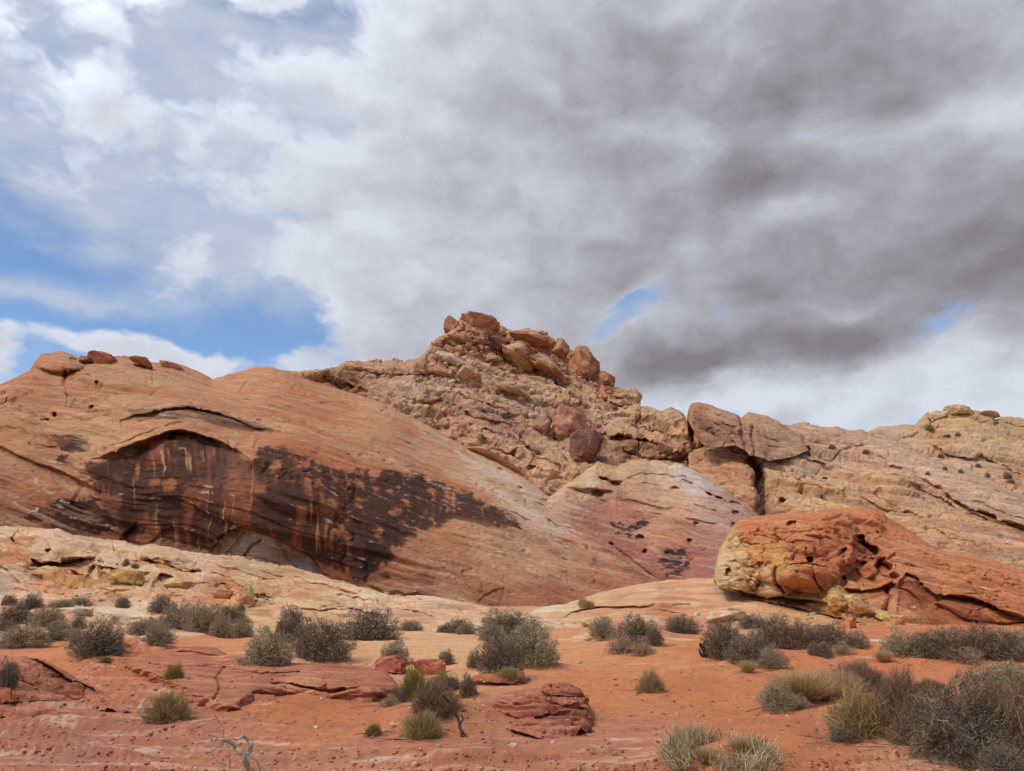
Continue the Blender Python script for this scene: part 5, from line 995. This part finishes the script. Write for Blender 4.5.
# px, base py, width, height (pixels), kind, label
SH = [
 (126, 566, 7, 8, 'dark', 'lone small dark shrub on the upper pale ledge below the varnished wall'),
 (135, 568, 8, 5, 'dark', 'tiny low shrub next to the lone dark one on the upper pale ledge'),
 (9, 605, 15, 11, 'dark', 'small dark shrub at the far left in front of the pale ledge'),
 (31, 609, 22, 16, 'dark', 'rounded dark grey shrub above the pale slabs at left'),
 (14, 622, 32, 19, 'dark', 'dense dark shrub left of the pale slabs'),
 (6, 630, 22, 12, 'brown', 'brownish low shrub at the left edge of the sand'),
 (46, 626, 34, 20, 'grey', 'grey brushy shrub in front of the left pale slab'),
 (58, 633, 24, 12, 'grey', 'small round grey shrub below the brushy one at left'),
 (66, 638, 22, 10, 'sage', 'low grey green shrub tucked beside the big bush at left'),
 (22, 648, 50, 26, 'grey', 'wide grey green shrub near the left edge above the red ledge'),
 (52, 641, 28, 12, 'dark', 'low dark shrub right of the wide grey green one at left'),
 (62, 607, 26, 8, 'grey', 'low grey scrub along the back of the left pale slab'),
 (80, 604, 20, 7, 'grey', 'thin grey scrub behind the crack between the pale slabs'),
 (78, 629, 14, 14, 'dark', 'narrow dark shrub between the two pale slabs'),
 (99, 655, 50, 36, 'dark', 'big dark round shrub at the edge of the bare sand on the left'),
 (79, 643, 24, 16, 'pale', 'pale straw shrub leaning on the big dark round one'),
 (122, 608, 15, 12, 'dark', 'small dark shrub on the sand above the right pale slab'),
 (161, 612, 24, 18, 'dark', 'dark upright shrub above the wide grey thicket'),
 (142, 634, 34, 16, 'grey', 'light grey shrub at the left end of the thicket behind bare sand'),
 (158, 644, 32, 22, 'grey', 'light grey twiggy shrub overhanging the bare orange sand'),
 (178, 628, 40, 26, 'grey', 'tall grey shrub at the left of the wide thicket'),
 (203, 632, 44, 32, 'grey', 'tallest grey shrub in the middle of the wide thicket'),
 (228, 622, 34, 18, 'dark', 'dark shrub at the back right of the wide thicket'),
 (222, 638, 28, 24, 'grey', 'straw grey shrub at the front right of the wide thicket'),
 (241, 637, 26, 20, 'grey', 'small grey shrub closing the right end of the wide thicket'),
 (241, 611, 8, 8, 'green', 'tiny bright green sprout above the wide thicket'),
 (106, 662, 11, 6, 'green', 'tiny yellow green tuft on the red ledge below the big dark shrub'),
 (174, 678, 18, 15, 'green', 'small green round shrub on the broad red ledge'),
 (7, 686, 20, 26, 'dark', 'dark drooping shrub growing on the undercut ledge at the left edge'),
 (168, 720, 42, 32, 'olive', 'olive grey shrub standing alone on the red slickrock at lower left'),
 (268, 664, 50, 36, 'sage', 'light sage shrub at the left foot of the sandy mound'),
 (290, 640, 34, 34, 'dark', 'dark shrub behind the sandy mound left of centre'),
 (322, 660, 58, 42, 'dark', 'large dark shrub crowning the sandy mound left of centre'),
 (306, 648, 30, 24, 'dark', 'middle dark shrub bridging the pair on the sandy mound'),
 (369, 640, 58, 32, 'dark', 'wide dark shrub right of the sandy mound near the pale ledge'),
 (394, 664, 32, 24, 'grey', 'spiky grey shrub behind the lens shaped red boulder'),
 (410, 630, 24, 11, 'grey', 'low grey shrub right of the wide dark one near the pale ledge'),
 (446, 665, 18, 15, 'dark', 'small lone dark shrub on sand above the green joint fir'),
 (460, 632, 28, 14, 'dark', 'low dark shrub at the left end of the central cluster'),
 (446, 632, 18, 9, 'dark', 'little dark shrub at the foot of the pale ledge left of the cluster'),
 (466, 634, 18, 12, 'sage', 'little sage shrub at the front left of the central cluster'),
 (508, 634, 62, 24, 'dark', 'broad dark grey shrub at the back of the central cluster'),
 (492, 640, 26, 18, 'grey', 'round tan grey shrub at the left middle of the central cluster'),
 (527, 661, 64, 40, 'sage', 'large pale sage shrub in the central cluster'),
 (500, 671, 48, 38, 'dark', 'dark blue grey shrub at the front of the central cluster'),
 (475, 667, 16, 16, 'dark', 'small dark shrub at the left front of the central cluster'),
 (509, 678, 24, 12, 'olive', 'yellowish dry tuft at the base of the central cluster'),
 (414, 698, 30, 32, 'green', 'bright green upright joint fir above the dry grey shrub'),
 (441, 690, 22, 20, 'olive', 'olive tuft right of the bright green joint fir'),
 (398, 702, 16, 14, 'dark', 'small dark shrub left of the bright green joint fir'),
 (434, 712, 46, 32, 'brown', 'grey brown dry shrub on a hummock in the centre foreground'),
 (422, 736, 36, 28, 'olive', 'olive tangled shrub hanging low on the front of the hummock'),
 (468, 697, 20, 22, 'dark', 'dark spiky shrub at the right rim of the hummock'),
 (452, 690, 16, 14, 'dark', 'small dark shrub at the top of the hummock'),
 (390, 706, 20, 10, 'pale', 'pale dead twig clump on sand left of the hummock'),
 (374, 735, 14, 13, 'green', 'thin wispy green tuft on the sand near a small stone'),
 (603, 636, 28, 20, 'grey', 'grey green shrub against the shaded foot of the mound'),
 (638, 643, 46, 28, 'dark', 'dark shrub in the middle of the group before the mound'),
 (622, 653, 34, 20, 'pale', 'pale dead looking shrub in front of the group before the mound'),
 (643, 656, 26, 18, 'pale', 'second pale twiggy clump beside the dark shrub before the mound'),
 (654, 645, 20, 18, 'dark', 'small dark shrub at the right end of the group before the mound'),
 (682, 633, 36, 18, 'dark', 'low dark shrub tucked under the ledge of the mound'),
 (651, 692, 24, 22, 'olive', 'small lone grass tuft in the open sand'),
 (735, 618, 18, 12, 'green', 'small dark green shrub on top of the pale pink boulder'),
 (588, 608, 14, 9, 'olive', 'small olive shrub on the left shoulder of the mound'),
 (583, 605, 10, 7, 'grey', 'tiny grey shrub beside the olive one on the mound'),
 (724, 658, 44, 40, 'dark', 'dark shrub at the left end of the right hand thicket with a black dead stub'),
 (752, 664, 46, 32, 'dark', 'dense dark shrub at the front of the right hand thicket'),
 (773, 668, 30, 20, 'grey', 'thin grey shrub trailing off the front of the right hand thicket'),
 (752, 628, 26, 14, 'dark', 'small dark shrub at the back of the right hand thicket'),
 (776, 648, 44, 34, 'dark', 'tall dark shrub in the middle of the right hand thicket'),
 (802, 648, 40, 28, 'brown', 'brownish shrub in the right half of the right hand thicket'),
 (829, 648, 42, 26, 'dark', 'dark shrub towards the right end of the right hand thicket'),
 (820, 656, 26, 14, 'dark', 'low blackish shrub on the sand in front of the right hand thicket'),
 (843, 654, 26, 12, 'pale', 'pale sprawling twigs at the right front of the right hand thicket'),
 (858, 648, 22, 18, 'grey', 'round grey shrub beside the pinkish white rock patch'),
 (778, 710, 38, 30, 'sage', 'neat grey green dome shaped shrub on the open sand'),
 (799, 708, 22, 12, 'pale', 'bleached twig clump beside the neat dome shaped shrub'),
 (806, 700, 48, 24, 'grass', 'straw coloured grass clump right behind the dome shaped shrub'),
 (834, 703, 48, 28, 'grass', 'taller straw grass clump between the dome shrub and the olive one'),
 (856, 690, 44, 32, 'brown', 'brown brushy shrub behind the olive clump at right'),
 (878, 692, 24, 22, 'dark', 'small dark shrub right of the brown brushy one'),
 (864, 732, 60, 44, 'olive', 'large olive yellow broom like clump at right'),
 (844, 741, 28, 14, 'dark', 'black fallen twig mass at the foot of the olive yellow clump'),
 (902, 726, 54, 62, 'brown', 'tall reddish brown upright shrub between the olive clump and the big bush'),
 (934, 694, 34, 16, 'brown', 'low brown shrub behind the tall reddish brown one'),
 (902, 656, 36, 26, 'sage', 'grey sage shrub at the left end of the long hedge like row'),
 (926, 656, 30, 26, 'dark', 'dark shrub second from the left in the long hedge like row'),
 (950, 658, 40, 32, 'dark', 'tall dark shrub in the middle of the long hedge like row'),
 (978, 656, 44, 32, 'dark', 'rounded dark shrub right of the middle of the long hedge like row'),
 (964, 662, 40, 18, 'pale', 'pinkish dry shrub at the front of the long hedge like row'),
 (1006, 658, 44, 30, 'dark', 'dark shrub near the right end of the long hedge like row'),
 (1030, 656, 36, 26, 'grey', 'grey shrub cut by the right edge behind the big bush'),
 (1012, 694, 66, 34, 'sage', 'light sage shrub behind the big bush at the right edge'),
 (966, 754, 100, 74, 'dark', 'biggest grey brown bush in the near right corner'),
 (1016, 752, 76, 72, 'brown', 'dark tangled bush at the right edge beside the biggest one'),
 (918, 744, 50, 44, 'brown', 'low brown twiggy shrub at the left foot of the biggest bush'),
 (1004, 775, 46, 28, 'dark', 'small dark shrub at the bottom right corner'),
 (748, 672, 16, 10, 'grass', 'tiny straw tuft at the foot of the right hand thicket'),
 (884, 662, 18, 10, 'grass', 'small straw tuft on sand left of the hedge like row'),
 (706, 762, 22, 12, 'grass', 'low straw tuft on the left rim of the ring shaped shrub'),
 (744, 752, 26, 12, 'grass', 'low straw tuft along the back rim of the ring shaped shrub'),
 (972, 765, 40, 18, 'dark', 'low dark twigs under the front of the biggest bush'),
]
FAR = [(930, 431, 9, 7, 'green', 'small green bush on the skyline below the far right hilltop'), (958, 436, 6, 4, 0, 0), (947, 437, 7, 3, 0, 0), (941, 458, 7, 5, 0, 0), (978, 467, 6, 4, 0, 0), (961, 473, 6, 4, 0, 0), (1008, 479, 9, 7, 0, 0), (988, 477, 5, 4, 0, 0), (928, 475, 5, 4, 0, 0), (1011, 483, 8, 4, 0, 0), (832, 449, 8, 5, 0, 0), (866, 454, 8, 5, 0, 0), (945, 470, 5, 4, 0, 0),
       (504, 418, 7, 6, 0, 0), (545, 404, 5, 4, 0, 0), (520, 438, 5, 5, 0, 0), (580, 404, 5, 5, 0, 0), (586, 408, 4, 4, 0, 0), (570, 394, 4, 4, 0, 0), (538, 455, 6, 5, 0, 0), (498, 395, 6, 5, 0, 0), (616, 410, 5, 4, 0, 0), (484, 412, 5, 3, 0, 0), (470, 425, 4, 3, 0, 0)]
hits = [(s, cast(s[0], s[1])[0]) for s in SH]; fhits = [(s, cast(s[0], s[1])[0]) for s in FAR]
stone_px = [(393, 727, 6, 5, (196, 150, 132), 'grey pink'), (316, 728, 5, 3, (214, 160, 124), 'pale orange'), (439, 747, 4, 4, (150, 130, 118), 'grey'), (415, 766, 6, 5, (196, 142, 112), 'tan'), (1003, 752, 6, 5, (196, 150, 128), 'pale pink'), (961, 764, 5, 3, (210, 170, 146), 'whitish'), (881, 758, 3, 2, (204, 164, 140), 'cream'), (166, 716, 4, 3, (214, 158, 120), 'peach'), (322, 700, 4, 3, (206, 150, 112), 'light tan'), (553, 743, 4, 2, (206, 156, 122), 'buff'), (622, 752, 3, 2, (120, 84, 70), 'dark brown'), (512, 746, 10, 3, (212, 158, 122), 'flat salmon'), (483, 707, 3, 3, (198, 146, 116), 'rosy')]
shits = [(s, cast(s[0], s[1])[0]) for s in stone_px]
gr_pts = []
while len(gr_pts) < 2600:
    x, y = rnd.uniform(-10, 1034), 771 - 110 * rnd.random() ** 1.8
    hit = cast(x, y)[0]
    if hit is not None and hit[1] < 20: gr_pts.append(hit)
# boulders go in after every root point is known
for (px, py, Y, w, h, sd_, c, lab, tl, c2) in boulder_specs:
    m = M_far if Y > 80 else (M_slab if Y > 30 else M_near)
    boulder(px, py, Y, w, h, sd_, c, lab, m, tilt=tl, color2=c2, sub=5 if w > 24 else 4)
scols = [(194, 152, 124), (184, 138, 108), (200, 160, 132), (176, 126, 98), (186, 140, 112), (170, 124, 100)]
smesh = [boulder_mesh('scree_rock', (1, .9, .7), 900 + k, scols[k], M_far, 3, planes=9) for k in range(6)]
for loc, s in scree_pts:
    o = link('scree_rock', rnd.choice(smesh)); sc = s * loc[1] / F * 1.2; o.scale = (sc, sc, sc * rnd.uniform(.7, 1.2)); o.location = loc + np.array([0, 0, sc * 0.1]); o.rotation_euler = (rnd.uniform(-.4, .4), rnd.uniform(-.4, .4), rnd.uniform(0, 6.3))
    tag(o, 'small tan rock in the scree covering the slope below the summit', 'rock', 'scree rocks below the summit')
for k, (loc, s) in enumerate(crown_pts):
    sc = s * loc[1] / F; o = link('angular_block', boulder_mesh('angular_block', (sc, sc * .9, sc * rnd.uniform(.45, .8)), 1200 + k, rnd.choice([(186, 132, 98), (190, 142, 110), (178, 122, 92), (168, 112, 86)]), M_far, 4, color2=(160, 108, 82)))
    o.location = loc; o.rotation_euler = (rnd.uniform(-.15, .15), rnd.uniform(.1, .6), rnd.uniform(-.5, .5)); tag(o, 'orange angular rock block wedged in the craggy summit crown', 'rock', 'blocks wedged in the summit crown')
lmesh = [boulder_mesh('loose_rock', (1, .9, .6), 930 + k, [(208, 158, 120), (204, 144, 100), (212, 172, 138)][k], M_slab, 3, planes=9) for k in range(3)]
for loc, s in ledge_pts:
    o = link('loose_rock', rnd.choice(lmesh)); sc = s * loc[1] / F; o.scale = (sc, sc, sc * rnd.uniform(.5, 1)); o.location = loc + np.array([0, 0, sc * 0.08]); o.rotation_euler = (rnd.uniform(-.3, .3), rnd.uniform(-.3, .3), rnd.uniform(0, 6.3))
    tag(o, 'small loose pale rock broken off the sandstone ledges at the foot of the hills', 'rock', 'loose rocks on the pale ledges')
for k, (s, loc) in enumerate(shits):
    if loc is None: continue
    px, py, w, h, c, word = s; kk = loc[1] / F
    o = link('stone', boulder_mesh('stone', (w * kk, w * kk * .9, h * kk * 1.3), 950 + k, c, M_near, 3, planes=8)); o.location = loc + np.array([0, 0, h * kk * .25])
    tag(o, 'small %s stone lying loose on the %s' % (word, ['sand left of the hummock shrub', 'sand below the broad red ledge', 'sand in front of the hummock', 'slickrock at the bottom centre', 'sand under the bush in the right corner', 'pale slickrock at lower right', 'slickrock left of the biggest bush', 'rock beside the lone olive grey shrub', 'sand behind the broad red ledge', 'sand below the layered boulder', 'slickrock at the bottom right of centre', 'slickrock under the layered boulder', 'sand beside the layered boulder'][k]), 'stone', 'loose stones in the foreground')
gv, gq, gc, off = [], [], [], 0
V0, T0 = ICO[2]
V0, T0 = ico(1)
for p in gr_pts:
    s = rnd.choice([.006, .008, .010, .014, .02]) * p[1] / 8; v = V0 * np.array([s, s, s * .6]) * (1 + 0.3 * rng.normal(size=(len(V0), 1))) + p
    gv.append(v); gq.append(T0 + off); off += len(v); c = lin(rnd.choice([(190, 130, 98), (170, 104, 78), (206, 156, 124), (150, 92, 70)])); gc.append(np.tile(c, (len(v), 1)))
g_ = link('gravel', mesh_from('gravel', np.concatenate(gv), np.concatenate(gq), M_near, np.concatenate(gc))); tag(g_, 'fine reddish gravel strewn over the foreground sand and slickrock', 'gravel', kind='stuff')
for s, loc in hits:
    if loc is None: continue
    px, py, w, h, kind, lab = s; k = loc[1] / F / math.cos(PITCH) * 0.97
    big = w > 80
    shrub(loc, w * k * 1.14, h * k * 0.98, kind, lab, dens=2.6 if big else (1.5 if loc[1] < 12 else 1.0), name={'grass': 'grass_clump', 'green': 'green_shrub'}.get(kind, 'shrub'), cat={'grass': 'grass clump'}.get(kind, 'shrub'))
for s, loc in fhits:
    if loc is None: continue
    px, py, w, h, kind, lab = s; k = loc[1] / F
    fm = proto(kind or 'dark', rnd.randrange(2))[0]
    o = link('shrub', fm); o.location = loc; o.scale = (w * k * 1.1, w * k * 1.1, h * k * 1.5); o.rotation_euler = (0, 0, rnd.uniform(0, 6))
    tag(o, lab or 'tiny dark shrub dotted on the high sandstone slopes', 'shrub', 'tiny shrubs on the high slopes')
lr = np.random.default_rng(5); lp = []
for (s, loc) in hits:
    if loc is not None and loc[1] < 24:
        w = s[2] * loc[1] / F
        for _ in range(26 if loc[1] < 12 else 12):
            a, d = lr.uniform(0, 6.28), w * (0.35 + 0.45 * lr.random()); lp.append(loc + np.array([d * math.cos(a), d * math.sin(a), 0.02]))
lp = np.array(lp); dg_ = bpy.context.evaluated_depsgraph_get(); zz = []
for p in lp:
    h_, l_, *_ = ground.ray_cast(Vector((p[0], p[1], 5)), Vector((0, 0, -1))); zz.append(l_[2] + 0.008 if h_ else p[2])
lp[:, 2] = zz; n_ = len(lp)
v_, q_, c_ = ribbons(lp, lr.normal(size=(n_, 3)) * np.array([1, 1, .12]), lr.uniform(.08, .35, n_), np.full(n_, .009), lr.normal(0, .02, n_), jit(lr, n_, [(150, 130, 112), (120, 100, 86), (190, 168, 144)]), lr, .5, 3)
tag(link('twig_litter', mesh_from('twig_litter', v_, q_, M_stem, c_, smooth=False)), 'dry fallen twigs scattered on the sand around the shrubs', 'twig litter', kind='stuff')
# ring shaped dry shrub in the near foreground
def ring_shrub():
    loc = cast(725, 764)[0]; k = loc[1] / F; r = np.random.default_rng(77); parts, wood = [], []
    e = link('ring_shrub', None); e.location = loc
    arc = [(-44, -2, .15, 1.0), (-38, 8, .2, 1.2), (-30, 14, .26, 1.5), (-20, 20, .30, 1.8), (-12, 22, .26, 1.4), (0, 26, .15, .8), (10, 27, .14, .8), (20, 25, .15, .8), (30, 19, .16, .9), (34, 10, .2, 1.3), (36, 0, .18, 1.2), (22, -10, .1, .6), (8, -12, .1, .7), (-4, -12, .1, .7)]
    for (ax, ay, hgt, dn) in arc:
        hgt = 0.07 + hgt * 0.55; dn = dn * 0.8 + 0.5
        n = int(420 * dn); c0 = np.array([ax * k, ay * k * 2.2, 0.0])
        b = c0 + r.normal(0, 1, (n, 3)) * np.array([.055, .06, 0]); b[:, 2] = r.uniform(-0.03, hgt * .5, n)
        d = r.normal(0, .6, (n, 3)) + np.array([ax / 60, 0, 0.9]); L = r.uniform(.3, .9, n) * hgt
        parts.append(ribbons(b, d, L, r.uniform(.004, .007, n), r.normal(0, .2, n) * L, jit(r, n, [(236, 214, 172), (204, 184, 148), (170, 152, 124), (246, 226, 188)]), r, .3, 2))
        for _ in range(4):
            q = np.array([0, 0, -.03]) + c0 + np.cumsum(np.concatenate([np.zeros((1, 3)), r.normal(0, .02, (4, 3)) + np.array([0, 0, hgt / 5])]), 0)
            v, f = tube(q, np.linspace(.006, .003, 5), 4); wood.append((v, f, jit(r, len(v), [(110, 90, 76)], .1)))
    F_ = merge(parts); W_ = merge(wood)
    link('foliage', mesh_from('foliage', F_[0], F_[1], M_twig, F_[2], smooth=False), e); link('stems', mesh_from('stems', W_[0], W_[1], M_stem, W_[2]), e)
    tag(e, 'ring shaped dry shrub around a bare sand hummock at the bottom right of centre', 'shrub', 'shrubs on the desert floor')
ring_shrub()
# dead branches
M_dead = rock_material('weathered_wood', 30.0, 0.0, 0.5, 0.004, var=0.2)
def dead(name, lines, Y, label, col=(178, 154, 134)):
    e = link(name, None); base = at(lines[0][0][0][0], lines[0][0][0][1], Y); base[2] = min(base[2], 0.0); e.location = base
    groups = {}
    for (pl, r0, r1, part) in lines:
        P = at(np.array([p[0] for p in pl], float), np.array([p[1] for p in pl], float), Y + np.array([0.05 * math.sin(p[0] * 1.7 + p[1]) for p in pl])) - base
        tt = np.linspace(0, 1, len(P)); t2 = np.linspace(0, 1, (len(P) - 1) * 5 + 1); P = np.stack([np.interp(t2, tt, P[:, i]) for i in range(3)], -1)
        P += 0.35 * r0 * fbm(P * 14, 3, 7)[:, None] * np.array([1, 1, 1]); rr = np.linspace(r0, r1, len(P)) * (1 + 0.25 * perlin(P * 30, 9))
        v, q = tube(P, rr, 8); groups.setdefault(part, []).append((v, q, np.tile(lin(col) * 1.0, (len(v), 1)) * (1 + 0.2 * fbm(v * 20, 2, 5))[:, None]))
    for part, g in groups.items(): m = merge(g); link(part, mesh_from(part, m[0], m[1], M_dead, np.clip(m[2], .02, .7)), e)
    return tag(e, label, 'dead branch')
Yb = float(gYh(776, 0)) - 0.02
dead('dead_branch', [([(249, 778), (248, 768), (245, 758), (240, 752), (237, 748), (230, 743), (222, 740), (213, 739)], .026, .010, 'main_limb'), ([(245, 758), (250, 751), (251, 745), (249, 740), (244, 735), (241, 738), (236, 739), (228, 740)], .022, .008, 'curled_limb'),
    ([(215, 715), (219, 722), (226, 730), (232, 735)], .004, .005, 'twigs'), ([(210, 753), (215, 749), (222, 744)], .006, .005, 'twigs'), ([(211, 741), (213, 735), (222, 741)], .006, .005, 'twigs'), ([(228, 744), (229, 752), (230, 768)], .006, .004, 'twigs'), ([(224, 742), (218, 755), (222, 765)], .004, .003, 'twigs'), ([(237, 754), (248, 757), (257, 760), (260, 772)], .007, .005, 'twigs'), ([(256, 760), (264, 767), (272, 773)], .004, .003, 'twigs'), ([(244, 735), (242, 728), (246, 726)], .005, .003, 'twigs'), ([(222, 742), (224, 734), (223, 731)], .005, .003, 'twigs'), ([(216, 740), (212, 745), (211, 752)], .004, .003, 'twigs')], Yb, 'gnarled grey dead branch sticking up at the bottom edge left of centre')
loc = cast(462, 735)[0]
dead('dead_stump', [([(463, 738), (461, 730), (459, 722), (455, 712), (449, 702), (444, 696)], .017, .009, 'main_limb'), ([(461, 731), (465, 734), (470, 739)], .012, .006, 'twigs'), ([(460, 724), (463, 719), (462, 714)], .012, .006, 'twigs')], loc[1] if loc is not None else 9.0, 'charred dead stem arching down the right side of the hummock shrub', (84, 70, 62))
loc = cast(705, 661)[0]
dead('dead_stump', [([(707, 662), (706, 654), (703, 648), (700, 644)], .05, .02, 'main_limb'), ([(705, 655), (704, 649), (704, 642)], .03, .015, 'twigs'), ([(706, 658), (701, 655), (699, 650)], .03, .012, 'twigs')], 15.0, 'black dead stub with bare prongs at the left end of the right hand thicket', (62, 52, 48))
